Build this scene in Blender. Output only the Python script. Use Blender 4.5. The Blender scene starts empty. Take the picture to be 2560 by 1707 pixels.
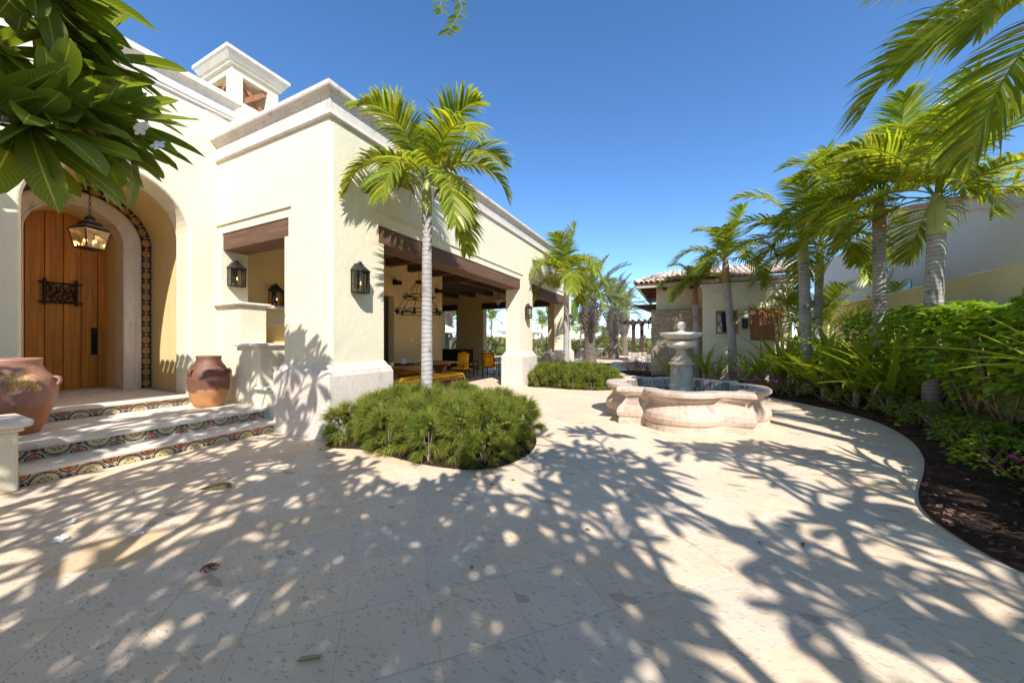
import bpy, math, random
from mathutils import Vector, Matrix, noise
R = math.radians
PI = math.pi
scene = bpy.context.scene
COL = scene.collection

# ------------------------------------------------------------------ camera, sky, sun, exposure
cam_d = bpy.data.cameras.new('camera'); cam = bpy.data.objects.new('camera', cam_d); COL.objects.link(cam)
cam_d.sensor_width = 36.0; cam_d.lens = 12.245; cam_d.clip_start = 0.05; cam_d.clip_end = 20000
cam.location = (0, 0, 1.4); cam.rotation_euler = (R(90), 0, R(25.93)); scene.camera = cam
SUN = Vector((0.68, -0.87, 1.0)).normalized()
ELEV = math.asin(SUN.z); AZ = math.atan2(SUN.x, SUN.y)
world = bpy.data.worlds.new('World'); scene.world = world; world.use_nodes = True
wn = world.node_tree; bg = wn.nodes['Background']
sky = wn.nodes.new('ShaderNodeTexSky'); sky.sky_type = 'NISHITA'; sky.sun_disc = False
sky.sun_elevation = ELEV; sky.sun_rotation = AZ; sky.altitude = 2000; sky.air_density = 0.88; sky.dust_density = 0.15; sky.ozone_density = 2.2
hs_ = wn.nodes.new('ShaderNodeHueSaturation'); hs_.inputs['Saturation'].default_value = 1.17; hs_.inputs['Value'].default_value = 1.4
wn.links.new(sky.outputs[0], hs_.inputs['Color']); wn.links.new(hs_.outputs[0], bg.inputs[0]); bg.inputs[1].default_value = 0.15
sl = bpy.data.lights.new('sun', 'SUN'); sl.energy = 5.0; sl.angle = R(0.53); sl.color = (1.0, 0.985, 0.955)
so = bpy.data.objects.new('sun', sl); COL.objects.link(so); so.rotation_euler = (-SUN).to_track_quat('-Z', 'Y').to_euler()
vs = scene.view_settings; vs.view_transform = 'Standard'; vs.look = 'None'; vs.gamma = 1.0; vs.use_curve_mapping = False
vs.exposure = 0.48

# ------------------------------------------------------------------ material helpers
class NT:
    def __init__(s, name):
        s.m = bpy.data.materials.new(name); s.m.use_nodes = True
        s.t = s.m.node_tree; s.n = s.t.nodes; s.p = s.n['Principled BSDF']; s.out = s.n['Material Output']
    def new(s, ty, **kw):
        n = s.n.new(ty)
        for k, v in kw.items(): setattr(n, k, v)
        return n
    def link(s, a, b): s.t.links.new(a, b)
    def val(s, sock, v):
        if isinstance(v, bpy.types.NodeSocket): s.link(v, sock)
        else: sock.default_value = v
    def math(s, op, a, b=0.0, c=None, clamp=False):
        n = s.new('ShaderNodeMath', operation=op, use_clamp=clamp)
        s.val(n.inputs[0], a); s.val(n.inputs[1], b)
        if c is not None: s.val(n.inputs[2], c)
        return n.outputs[0]
    def mix(s, fac, a, b, blend='MIX'):
        n = s.new('ShaderNodeMix', data_type='RGBA', blend_type=blend)
        s.val(n.inputs[0], fac)
        s.val(n.inputs[6], a if isinstance(a, bpy.types.NodeSocket) else (*a, 1)[:4])
        s.val(n.inputs[7], b if isinstance(b, bpy.types.NodeSocket) else (*b, 1)[:4])
        return n.outputs[2]
    def pos(s, kind='W', scale=(1, 1, 1), rot=(0, 0, 0), loc=(0, 0, 0)):
        if kind == 'W': src = s.new('ShaderNodeNewGeometry').outputs['Position']
        elif kind == 'O': src = s.new('ShaderNodeTexCoord').outputs['Object']
        else: src = s.new('ShaderNodeTexCoord').outputs['UV']
        mp = s.new('ShaderNodeMapping'); s.link(src, mp.inputs[0])
        mp.inputs['Scale'].default_value = scale; mp.inputs['Rotation'].default_value = rot; mp.inputs['Location'].default_value = loc
        return mp.outputs[0]
    def noise(s, vec, scale, detail=3, rough=0.55, dist=0.0):
        n = s.new('ShaderNodeTexNoise'); s.link(vec, n.inputs['Vector'])
        n.inputs['Scale'].default_value = scale; n.inputs['Detail'].default_value = detail; n.inputs['Roughness'].default_value = rough; n.inputs['Distortion'].default_value = dist
        return n.outputs[0]
    def voro(s, vec, scale, feature='F1'):
        n = s.new('ShaderNodeTexVoronoi', feature=feature); s.link(vec, n.inputs['Vector']); n.inputs['Scale'].default_value = scale
        return n
    def ramp(s, fac, stops, const=False):
        n = s.new('ShaderNodeValToRGB'); s.link(fac, n.inputs[0]); cr = n.color_ramp
        if const: cr.interpolation = 'CONSTANT'
        while len(cr.elements) < len(stops): cr.elements.new(0.5)
        for e, (p, c) in zip(cr.elements, stops):
            e.position = p; e.color = (*c, 1) if len(c) == 3 else c
        return n.outputs[0]
    def range(s, v, a, b, c=0.0, d=1.0):
        n = s.new('ShaderNodeMapRange'); s.val(n.inputs[0], v)
        for i, x in enumerate((a, b, c, d)): n.inputs[i + 1].default_value = x
        return n.outputs[0]
    def bump(s, h, strength=0.3, dist=0.02):
        n = s.new('ShaderNodeBump'); n.inputs['Strength'].default_value = strength; n.inputs['Distance'].default_value = dist
        s.link(h, n.inputs['Height']); s.link(n.outputs[0], s.p.inputs['Normal'])
    def base(s, c, rough=0.7, metal=0.0, spec=0.4):
        s.val(s.p.inputs['Base Color'], c if isinstance(c, bpy.types.NodeSocket) else (*c, 1))
        s.val(s.p.inputs['Roughness'], rough); s.p.inputs['Metallic'].default_value = metal
        s.p.inputs['Specular IOR Level'].default_value = spec
        return s.m
    def sep(s, v):
        n = s.new('ShaderNodeSeparateXYZ'); s.link(v, n.inputs[0]); return n.outputs
    def comb(s, x, y, z=0.0):
        n = s.new('ShaderNodeCombineXYZ')
        for i, v in enumerate((x, y, z)): s.val(n.inputs[i], v)
        return n.outputs[0]
    def obj_rand(s): return s.new('ShaderNodeObjectInfo').outputs['Random']
    def isl_rand(s): return s.new('ShaderNodeNewGeometry').outputs['Random Per Island']

M = {}
def simple(key, c, rough=0.7, metal=0.0, var=0.12, scale=6.0, bump=0.0, bscale=60.0, spec=0.4, kind='W'):
    t = NT(key); v = t.pos(kind); f = t.noise(v, scale, 4)
    a = tuple(x * (1 - var) for x in c); b = tuple(min(1, x * (1 + var)) for x in c)
    col = t.mix(t.range(f, 0.3, 0.7), a, b)
    if bump: t.bump(t.noise(v, bscale, 4), bump, 0.01)
    M[key] = t.base(col, rough, metal, spec); return M[key]

def stucco(key, c):
    t = NT(key); v = t.pos('W')
    big = t.noise(v, 0.7, 3); mid = t.noise(v, 5.0, 4, 0.6)
    streak = t.noise(t.pos('W', (3.5, 3.5, 0.25)), 1.6, 3)
    col = t.mix(t.range(big, 0.35, 0.7), tuple(x * 0.96 for x in c), tuple(min(1, x * 1.04) for x in c))
    col = t.mix(t.math('MULTIPLY', t.range(mid, 0.45, 0.75), 0.26), col, tuple(x * 0.88 for x in c))
    col = t.mix(t.math('MULTIPLY', t.range(streak, 0.52, 0.8), 0.36), col, (c[0] * 0.82, c[1] * 0.82, c[2] * 0.8))
    h = t.math('ADD', t.noise(v, 45, 4), t.math('MULTIPLY', t.noise(v, 6, 3), 1.6))
    t.bump(h, 0.4, 0.012)
    M[key] = t.base(col, 0.88, spec=0.2)
stucco('stucco', (0.80, 0.705, 0.505)); stucco('stucco_neighbour', (0.64, 0.555, 0.43)); stucco('stucco_shaded', (0.74, 0.55, 0.26))  # last one: same wall paint, with the shade of the interiors put into its colour

def cantera(key, c, small=34.0, flecks=0.75, slab=False, pits=True, weather=0.0):
    t = NT(key)
    if slab:
        oi = t.new('ShaderNodeObjectInfo')
        off = t.new('ShaderNodeVectorMath', operation='SCALE'); t.link(oi.outputs['Location'], off.inputs[0]); off.inputs[3].default_value = 3.7
        tc = t.pos('W'); ad = t.new('ShaderNodeVectorMath', operation='ADD'); t.link(tc, ad.inputs[0]); t.link(off.outputs[0], ad.inputs[1]); base_v = ad.outputs[0]
    else: base_v = t.pos('W')
    wob = t.new('ShaderNodeTexNoise'); t.link(base_v, wob.inputs['Vector']); wob.inputs['Scale'].default_value = 9
    sc = t.new('ShaderNodeVectorMath', operation='SCALE'); t.link(wob.outputs['Color'], sc.inputs[0]); sc.inputs[3].default_value = 0.06
    ad2 = t.new('ShaderNodeVectorMath', operation='ADD'); t.link(base_v, ad2.inputs[0]); t.link(sc.outputs[0], ad2.inputs[1])
    def stretched(sx, sy, rot):
        mp = t.new('ShaderNodeMapping'); t.link(ad2.outputs[0], mp.inputs[0])
        mp.inputs['Rotation'].default_value = (0, 0, rot); mp.inputs['Scale'].default_value = (sx, sy, sx if not slab else 1)
        return mp.outputs[0]
    big = t.noise(base_v, 1.3, 4, 0.6); mid = t.noise(stretched(1, 2.2, 0.7), 3.2, 4)
    col = t.mix(t.range(big, 0.35, 0.7), tuple(x * 0.93 for x in c), tuple(min(1, x * 1.05) for x in c))
    col = t.mix(t.math('MULTIPLY', t.range(mid, 0.52, 0.75), 0.5), col, (c[0] * 0.86, c[1] * 0.76, c[2] * 0.62))
    if slab:
        tint = t.ramp(oi.outputs['Random'], [(0.0, (0.94, 0.90, 0.85)), (0.25, (1.0, 1.0, 1.0)), (0.45, (0.90, 0.91, 0.93)), (0.65, (1.0, 0.97, 0.93)), (0.8, (0.99, 0.92, 0.84)), (0.9, (1.0, 0.99, 0.97)), (1.0, (0.94, 0.86, 0.76))])
        col = t.mix(1.0, col, tint, 'MULTIPLY')
    if weather:
        wn_ = t.noise(t.pos('W', (1, 1, .45)), 4.0, 6, 0.7)
        col = t.mix(t.math('MULTIPLY', t.range(wn_, 0.48, 0.72), weather), col, (c[0] * .42, c[1] * .42, c[2] * .42))
    hs = None
    for (scl, sx, sy, rot, thr, pw, amt, cc) in ((small, 1, 3.2, 0.8, 0.42, 2.9, 0.6, (0.22, 0.17, 0.125)), (small * 0.45, 1, 3.0, 0.65, 0.36, 5.5, 0.5, (0.27, 0.205, 0.155)), (small * 0.13, 1, 2.4, 0.9, 0.36, 8.0, 0.6, (0.19, 0.15, 0.125))):
        vo = t.voro(stretched(sx, sy, rot), scl)
        cellr = t.sep(vo.outputs['Color'])
        rad = t.math('MULTIPLY', t.math('POWER', cellr[0], pw), thr * 1.35)
        f = t.math('MULTIPLY', t.range(t.math('SUBTRACT', rad, vo.outputs['Distance']), 0.0, 0.05), amt * flecks, clamp=True)
        cc2 = t.mix(cellr[1], cc, (cc[0] * 2.0, cc[1] * 1.7, cc[2] * 1.45))
        col = t.mix(f, col, cc2)
        hs = f if hs is None else t.math('MAXIMUM', hs, f)
    h = t.math('SUBTRACT', t.math('MULTIPLY', t.noise(base_v, 60, 4), 0.5), hs)
    t.bump(h, 0.25 if pits else 0.1, 0.006)
    rgh = t.range(t.noise(base_v, 3, 3), 0.3, 0.7, 0.55, 0.8)
    M[key] = t.base(col, rgh, spec=0.35)
cantera('cantera', (0.72, 0.615, 0.51), small=26, flecks=0.6, weather=0.25)
cantera('pedestal_stone', (0.58, 0.46, 0.35), small=22, flecks=0.6, weather=0.75)
cantera('fountain_stone', (0.62, 0.475, 0.365), small=22, flecks=0.7, weather=0.6)
cantera('paving', (0.785, 0.615, 0.445), small=30, flecks=0.8, slab=True, pits=False)
cantera('paving_ochre', (0.74, 0.52, 0.31), small=30, flecks=0.7, slab=True, pits=False)
cantera('coping', (0.76, 0.67, 0.56), small=24, flecks=0.4, weather=0.3)

def wood(key, c, grain=(1, 1, 1), rough=0.6, dark=0.45, glossy=0.3, bumpy=0.25, axis=1):
    t = NT(key); sc = [14, 14, 14]; sc[axis] = 0.8
    v = t.pos('W', tuple(sc)); n1 = t.noise(v, 1.6, 5, 0.65, 0.6); n2 = t.noise(t.pos('W'), 1.3, 3)
    wv = t.noise(t.pos('W', tuple(x * 4 if i != axis else x * 2 for i, x in enumerate(sc))), 1.5, 3)
    col = t.mix(t.range(n1, 0.3, 0.72), tuple(x * dark for x in c), tuple(min(1, x * 1.15) for x in c))
    col = t.mix(t.math('MULTIPLY', t.range(n2, 0.4, 0.7), 0.35), col, tuple(x * 0.7 for x in c))
    col = t.mix(t.math('MULTIPLY', t.range(wv, 0.6, 0.8), 0.5), col, tuple(x * 0.5 for x in c))
    t.bump(n1, bumpy, 0.01); M[key] = t.base(col, rough, spec=glossy)
wood('beam_wood', (0.185, 0.10, 0.058), axis=1, rough=0.75, dark=0.55)
wood('beam_wood_x', (0.185, 0.10, 0.058), axis=0, rough=0.75, dark=0.55)
wood('door_wood', (0.68, 0.25, 0.022), axis=2, rough=0.42, dark=0.5, glossy=0.25, bumpy=0.1)
wood('teak', (0.42, 0.17, 0.05), axis=1, rough=0.5, dark=0.7, bumpy=0.05)
wood('cedar', (0.42, 0.17, 0.085), axis=2, rough=0.7, dark=0.75)
wood('dark_wood', (0.095, 0.05, 0.034), axis=2, rough=0.6)
wood('lounger_wood', (0.42, 0.37, 0.31), axis=1, rough=0.8, dark=0.8)
simple('iron', (0.028, 0.022, 0.018), 0.5, 0.7, 0.3, 30, 0.15, 80)
simple('bronze', (0.05, 0.042, 0.034), 0.5, 0.6, 0.25, 20, 0.1, 80)
simple('brass_edge', (0.34, 0.29, 0.22), 0.35, 0.8, 0.2, 20)
simple('yellow_fabric', (0.83, 0.40, 0.012), 0.9, 0, 0.06, 4, 0.25, 160, 0.15)
simple('white_fabric', (0.80, 0.79, 0.77), 0.9, 0, 0.04, 4, 0.1, 60, 0.15)
simple('candle', (0.62, 0.52, 0.34), 0.5, 0, 0.08, 8)
simple('ceramic_pale', (0.55, 0.60, 0.55), 0.3, 0, 0.06, 8)
simple('olive_glaze', (0.36, 0.36, 0.20), 0.45, 0, 0.15, 4, 0.1, 20)
simple('red_clay', (0.46, 0.17, 0.09), 0.8, 0, 0.3, 3, 0.2, 30)
simple('grout', (0.74, 0.68, 0.60), 0.9, 0, 0.08, 10)
simple('plate_white', (0.75, 0.73, 0.68), 0.4, 0, 0.03, 8)
simple('black_stone', (0.03, 0.03, 0.03), 0.5, 0, 0.2, 8)
simple('bark', (0.30, 0.23, 0.165), 0.9, 0, 0.3, 14, 0.5, 50)
simple('stem_tan', (0.33, 0.235, 0.15), 0.85, 0, 0.3, 16, 0.4, 60)
simple('fascia', (0.56, 0.49, 0.38), 0.8, 0, 0.06, 5)
simple('dark_metal_green', (0.018, 0.024, 0.02), 0.45, 0.4, 0.2, 10)
simple('petal_white', (0.80, 0.79, 0.74), 0.6, 0, 0.03, 12)
simple('petal_purple', (0.50, 0.03, 0.38), 0.6, 0, 0.25, 30)
simple('dry_leaf', (0.20, 0.155, 0.05), 0.7, 0, 0.35, 30, 0.3, 60)
simple('rust_twig', (0.24, 0.09, 0.035), 0.7, 0, 0.3, 40)
simple('far_hill', (0.11, 0.15, 0.17), 0.95, 0, 0.2, 0.004)
simple('mulch', (0.16, 0.075, 0.05), 0.95, 0, 0.45, 25, 0.8, 60)

def emis(key, c, s):
    t = NT(key); t.base((0.8, 0.5, 0.2), 0.4); t.p.inputs['Emission Color'].default_value = (*c, 1); t.p.inputs['Emission Strength'].default_value = s; M[key] = t.m
emis('flame', (1.0, 0.42, 0.10), 6.0)

t = NT('lantern_glass')
gl = t.new('ShaderNodeBsdfGlossy'); gl.inputs['Roughness'].default_value = 0.03; gl.inputs['Color'].default_value = (0.9, 0.9, 0.9, 1)
tr = t.new('ShaderNodeBsdfTransparent'); tr.inputs['Color'].default_value = (0.86, 0.86, 0.82, 1)
fr = t.new('ShaderNodeFresnel'); fr.inputs['IOR'].default_value = 1.6
ms = t.new('ShaderNodeMixShader'); t.link(fr.outputs[0], ms.inputs[0]); t.link(tr.outputs[0], ms.inputs[1]); t.link(gl.outputs[0], ms.inputs[2]); t.link(ms.outputs[0], t.out.inputs[0])
M['lantern_glass'] = t.m
t = NT('window_glass'); t.base((0.02, 0.022, 0.022), 0.05, spec=0.8); M['window_glass'] = t.m
t = NT('water'); t.base((0.02, 0.20, 0.22), 0.04, spec=0.6); t.bump(t.noise(t.pos('W'), 5, 3), 0.15, 0.02); M['water'] = t.m

def leaf(key, c, trans=0.35, rough=0.4, var=0.45, yellow=0.25, veins=False, spec=0.35, patch=0.0):
    """thin leaf: reflective top, light passing through, shade varying from leaf to leaf"""
    t = NT(key); r = t.isl_rand(); ob = t.obj_rand()
    dk = tuple(x * (1 - var) for x in c); lt = tuple(min(1, x * (1 + var * 0.8)) for x in c)
    col = t.mix(r, dk, lt)
    col = t.mix(t.math('MULTIPLY', t.math('GREATER_THAN', t.math('FRACT', t.math('MULTIPLY', r, 17.3)), 1 - yellow), 0.55), col, (c[0] * 2.0 + 0.04, c[1] * 1.35, c[2] * 0.6))
    col = t.mix(t.math('MULTIPLY', ob, 0.3), col, tuple(x * 0.7 for x in c))
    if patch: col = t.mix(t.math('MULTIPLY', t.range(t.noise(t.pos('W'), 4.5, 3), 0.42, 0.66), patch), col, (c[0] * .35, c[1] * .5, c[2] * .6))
    if veins:
        uv = t.sep(t.pos('UV')); au = t.math('ABSOLUTE', t.math('SUBTRACT', uv[0], 0.5))
        ph = t.math('SUBTRACT', t.math('MULTIPLY', uv[1], 22.0), t.math('MULTIPLY', au, 8.0))
        sn = t.math('SINE', t.math('MULTIPLY', ph, 2 * PI))
        vein = t.range(sn, 0.82, 1.0); mid = t.range(au, 0.035, 0.012)
        col = t.mix(t.math('MULTIPLY', vein, 0.4), col, (c[0] * 2.4 + 0.03, c[1] * 1.9 + 0.03, c[2] * 1.8 + 0.02))
        col = t.mix(t.math('MULTIPLY', mid, 0.8), col, (c[0] * 3 + 0.1, c[1] * 2.2 + 0.1, c[2] * 2 + 0.08))
        t.bump(t.math('MULTIPLY', sn, -1.0), 0.25, 0.004)
    t.base(col, rough, spec=spec)
    tl = t.new('ShaderNodeBsdfTranslucent'); t.link(t.mix(1.0, col, (1.5, 1.35, 0.55), 'MULTIPLY'), tl.inputs['Color'])
    mx = t.new('ShaderNodeMixShader'); mx.inputs[0].default_value = trans
    t.link(t.p.outputs[0], mx.inputs[1]); t.link(tl.outputs[0], mx.inputs[2]); t.link(mx.outputs[0], t.out.inputs[0])
    M[key] = t.m
leaf('palm_leaf', (0.29, 0.36, 0.035), 0.50, 0.34, 0.5, 0.2, spec=0.5)
leaf('date_leaf', (0.27, 0.31, 0.13), 0.30, 0.5, 0.4, 0.12)
leaf('areca_leaf', (0.27, 0.34, 0.035), 0.42, 0.4, 0.5, 0.3)
leaf('plumeria_leaf', (0.17, 0.235, 0.03), 0.42, 0.36, 0.3, 0.06, veins=True)
leaf('hedge_leaf', (0.24, 0.40, 0.03), 0.42, 0.36, 0.45, 0.2)
leaf('low_leaf', (0.16, 0.25, 0.03), 0.36, 0.45, 0.5, 0.2)
leaf('strap_leaf', (0.29, 0.37, 0.035), 0.45, 0.34, 0.5, 0.22)
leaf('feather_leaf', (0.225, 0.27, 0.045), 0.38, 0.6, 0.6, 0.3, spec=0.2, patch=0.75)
leaf('far_leaf', (0.17, 0.20, 0.06), 0.25, 0.6, 0.5, 0.2)
leaf('banana_leaf', (0.12, 0.19, 0.05), 0.35, 0.4, 0.2, 0.1, veins=True)
leaf('yellow_leaf', (0.33, 0.27, 0.03), 0.35, 0.5, 0.3, 0.3)
simple('palm_shaft', (0.40, 0.42, 0.13), 0.45, 0, 0.25, 3, 0.05, 30, kind='O')
simple('shaft_brown', (0.34, 0.19, 0.09), 0.7, 0, 0.3, 6, 0.2, 30, kind='O')
simple('rachis', (0.34, 0.36, 0.10), 0.5, 0, 0.2, 10)
simple('date_boot', (0.235, 0.19, 0.145), 0.95, 0, 0.45, 9, 0.4, 40)

t = NT('palm_trunk'); v = t.pos('O'); z = t.sep(v)[2]
rings = t.math('SINE', t.math('ADD', t.math('MULTIPLY', z, 85.0), t.math('MULTIPLY', t.noise(v, 5, 2), 7.0)))
col = t.mix(t.range(t.noise(v, 3, 3), 0.35, 0.65), (0.36, 0.32, 0.29), (0.46, 0.42, 0.395))
col = t.mix(t.math('MULTIPLY', t.range(rings, 0.5, 1.0), 0.8), col, (0.19, 0.16, 0.135))
col = t.mix(t.range(t.noise(v, 7, 4), 0.56, 0.72), col, (0.17, 0.15, 0.13))
t.bump(t.math('ADD', rings, t.math('MULTIPLY', t.noise(v, 40, 3), 1.2)), 0.16, 0.006); M['palm_trunk'] = t.base(col, 0.85, spec=0.2)

t = NT('soil'); v = t.pos('W')
col = t.mix(t.range(t.noise(v, 4, 5, 0.7), 0.35, 0.7), (0.035, 0.022, 0.014), (0.085, 0.055, 0.036))
col = t.mix(t.range(t.noise(v, 38, 3), 0.64, 0.74), col, (0.17, 0.12, 0.08))
t.bump(t.noise(v, 30, 6, 0.7), 0.9, 0.04); M['soil'] = t.base(col, 0.95, spec=0.1)
t = NT('terrain'); v = t.pos('W')
col = t.mix(t.range(t.noise(v, 0.05, 5), 0.35, 0.65), (0.06, 0.085, 0.03), (0.16, 0.15, 0.09)); M['terrain'] = t.base(col, 0.95, spec=0.1)

def jar_mat(key, upper, lower, zb, patch):
    t = NT(key); v = t.pos('O'); z = t.sep(v)[2]
    edge = t.math('ADD', z, t.math('MULTIPLY', t.math('SUBTRACT', t.noise(v, 5, 5, 0.65), 0.5), 0.30))
    low = t.mix(t.range(t.noise(v, 5, 4), 0.35, 0.65), tuple(x * 0.8 for x in lower), lower)
    up = t.mix(t.range(t.noise(v, 4, 5, 0.7), 0.35, 0.65), tuple(x * 0.72 for x in upper), tuple(x * 1.12 for x in upper))
    col = t.mix(t.range(edge, zb - 0.012, zb + 0.012), low, up)
    worn = t.math('MULTIPLY', t.range(t.noise(v, 7, 6, 0.7), 0.62, 0.68), t.range(t.math('ABSOLUTE', t.math('SUBTRACT', z, zb)), 0.14, 0.05))
    col = t.mix(t.math('MULTIPLY', worn, 0.8), col, (0.58, 0.45, 0.36))
    chip = t.range(t.noise(v, 17, 3), 0.72, 0.74); col = t.mix(chip, col, (0.07, 0.03, 0.02))
    if patch:
        d = t.new('ShaderNodeVectorMath', operation='DISTANCE'); t.link(v, d.inputs[0]); d.inputs[1].default_value = patch
        pd = t.math('ADD', d.outputs['Value'], t.math('MULTIPLY', t.math('SUBTRACT', t.noise(v, 9, 5, 0.7), 0.5), 0.5))
        col = t.mix(t.range(pd, 0.13, 0.11), col, (0.62, 0.30, 0.03)); col = t.mix(t.math('MULTIPLY', t.range(t.noise(v, 24, 4), 0.5, 0.56), t.range(pd, 0.12, 0.10)), col, (0.60, 0.46, 0.38))
    t.bump(t.noise(v, 18, 5, 0.6), 0.35, 0.015); M[key] = t.base(col, 0.55, spec=0.4)
jar_mat('jar_pink', (0.40, 0.19, 0.125), (0.44, 0.17, 0.07), 0.34, (0.33, 0.02, 0.64))
jar_mat('jar_brown', (0.20, 0.085, 0.05), (0.52, 0.235, 0.085), 0.27, None)

def tile_riser(key, flip):
    t = NT(key); uv = t.pos('UV'); n = t.new('ShaderNodeTexNoise'); t.link(uv, n.inputs['Vector']); n.inputs['Scale'].default_value = 7
    ns = t.math('MULTIPLY', t.math('SUBTRACT', n.outputs[0], 0.5), 0.10); s = t.sep(uv); u = s[0]; w = s[1]
    if flip: u = t.math('SUBTRACT', 1.0, u)
    def dist(a, b):
        du = t.math('SUBTRACT', u, a); dw = t.math('MULTIPLY', t.math('SUBTRACT', w, b), 0.8)
        return t.math('ADD', t.math('SQRT', t.math('ADD', t.math('MULTIPLY', du, du), t.math('MULTIPLY', dw, dw))), ns)
    cream = (0.60, 0.50, 0.30); navy = (0.012, 0.012, 0.05); org = (0.60, 0.13, 0.02); grn = (0.05, 0.13, 0.045); yel = (0.70, 0.36, 0.06)
    d = dist(1.0, 0.0)
    col = t.ramp(d, [(0.0, yel), (0.14, cream), (0.24, grn), (0.36, cream), (0.46, yel), (0.52, cream), (0.60, navy), (0.70, cream), (0.735, navy), (0.78, cream), (0.95, grn), (1.0, cream)], True)
    ang = t.math('SINE', t.math('MULTIPLY', t.math('ARCTAN2', w, t.math('SUBTRACT', 1.0, u)), 9.0))
    col = t.mix(t.math('MULTIPLY', t.range(ang, 0.3, 0.5), t.math('MULTIPLY', t.math('GREATER_THAN', d, 0.2), t.math('LESS_THAN', d, 0.55))), col, cream)
    d2 = dist(0.0, 1.0)
    fl = t.ramp(d2, [(0.0, cream), (0.09, navy), (0.13, org), (0.31, (0.78, 0.66, 0.5)), (0.34, navy)], True)
    col = t.mix(t.math('LESS_THAN', d2, 0.44), col, fl)
    d3 = dist(0.0, 0.0)
    f3 = t.ramp(d3, [(0.0, navy), (0.20, cream), (0.26, navy)], True); col = t.mix(t.math('LESS_THAN', d3, 0.32), col, f3)
    M[key] = t.base(col, 0.28, spec=0.5)
tile_riser('tile_riser', False); tile_riser('tile_riser_mirror', True)
def medallion(key, bgc, ring, fill, heart, bar):
    t = NT(key); uv = t.pos('UV'); n = t.new('ShaderNodeTexNoise'); t.link(uv, n.inputs['Vector']); n.inputs['Scale'].default_value = 8
    ns = t.math('MULTIPLY', t.math('SUBTRACT', n.outputs[0], 0.5), 0.08); s = t.sep(uv)
    du = t.math('SUBTRACT', s[0], 0.5); dw = t.math('SUBTRACT', s[1], 0.5)
    d = t.math('ADD', t.math('SQRT', t.math('ADD', t.math('MULTIPLY', du, du), t.math('MULTIPLY', dw, dw))), ns)
    au = t.math('ABSOLUTE', du)
    col = t.mix(t.range(au, 0.13, 0.10), bgc, bar)
    col = t.mix(t.math('GREATER_THAN', au, 0.44), col, (0.22, 0.07, 0.03))
    petal = t.math('SINE', t.math('MULTIPLY', t.math('ARCTAN2', dw, du), 4.0))
    inner = t.ramp(d, [(0.0, heart), (0.10, fill), (0.27, ring), (0.295, fill), (0.35, ring), (0.42, bgc)], True)
    inner = t.mix(t.math('MULTIPLY', t.math('GREATER_THAN', petal, 0.5), t.math('LESS_THAN', d, 0.24)), inner, heart)
    col = t.mix(t.math('LESS_THAN', d, 0.43), col, inner)
    M[key] = t.base(col, 0.3, spec=0.5)
medallion('tile_arch', (0.02, 0.014, 0.03), (0.012, 0.010, 0.03), (0.46, 0.30, 0.08), (0.56, 0.17, 0.025), (0.46, 0.40, 0.27))
medallion('tile_blue', (0.62, 0.60, 0.55), (0.015, 0.02, 0.09), (0.07, 0.20, 0.22), (0.60, 0.20, 0.05), (0.02, 0.03, 0.10))
medallion('tile_cream', (0.66, 0.62, 0.53), (0.02, 0.025, 0.10), (0.62, 0.58, 0.48), (0.05, 0.12, 0.20), (0.55, 0.50, 0.40))
medallion('tile_grey', (0.18, 0.17, 0.15), (0.03, 0.03, 0.06), (0.42, 0.38, 0.30), (0.10, 0.10, 0.12), (0.40, 0.36, 0.30))

def roof_tile_mat():
    t = NT('roof_tile'); r = t.obj_rand(); v = t.pos('W')
    col = t.ramp(r, [(0.0, (0.46, 0.26, 0.18)), (0.3, (0.60, 0.42, 0.32)), (0.65, (0.66, 0.55, 0.47)), (1.0, (0.62, 0.56, 0.50))])
    col = t.mix(t.range(t.noise(v, 7, 4), 0.5, 0.75), col, (0.66, 0.55, 0.46)); t.bump(t.noise(v, 40, 3), 0.2, 0.01); M['roof_tile'] = t.base(col, 0.85)
roof_tile_mat()
def field_stone():
    t = NT('field_stone'); r = t.obj_rand(); v = t.pos('W')
    col = t.ramp(r, [(0.0, (0.36, 0.27, 0.17)), (0.3, (0.45, 0.36, 0.24)), (0.55, (0.33, 0.28, 0.215)), (0.8, (0.52, 0.40, 0.25)), (1.0, (0.42, 0.23, 0.13))])
    col = t.mix(t.range(t.noise(v, 9, 5), 0.5, 0.75), col, (0.26, 0.22, 0.17)); t.bump(t.noise(v, 22, 5), 0.6, 0.02); M['field_stone'] = t.base(col, 0.9)
field_stone()

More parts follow.
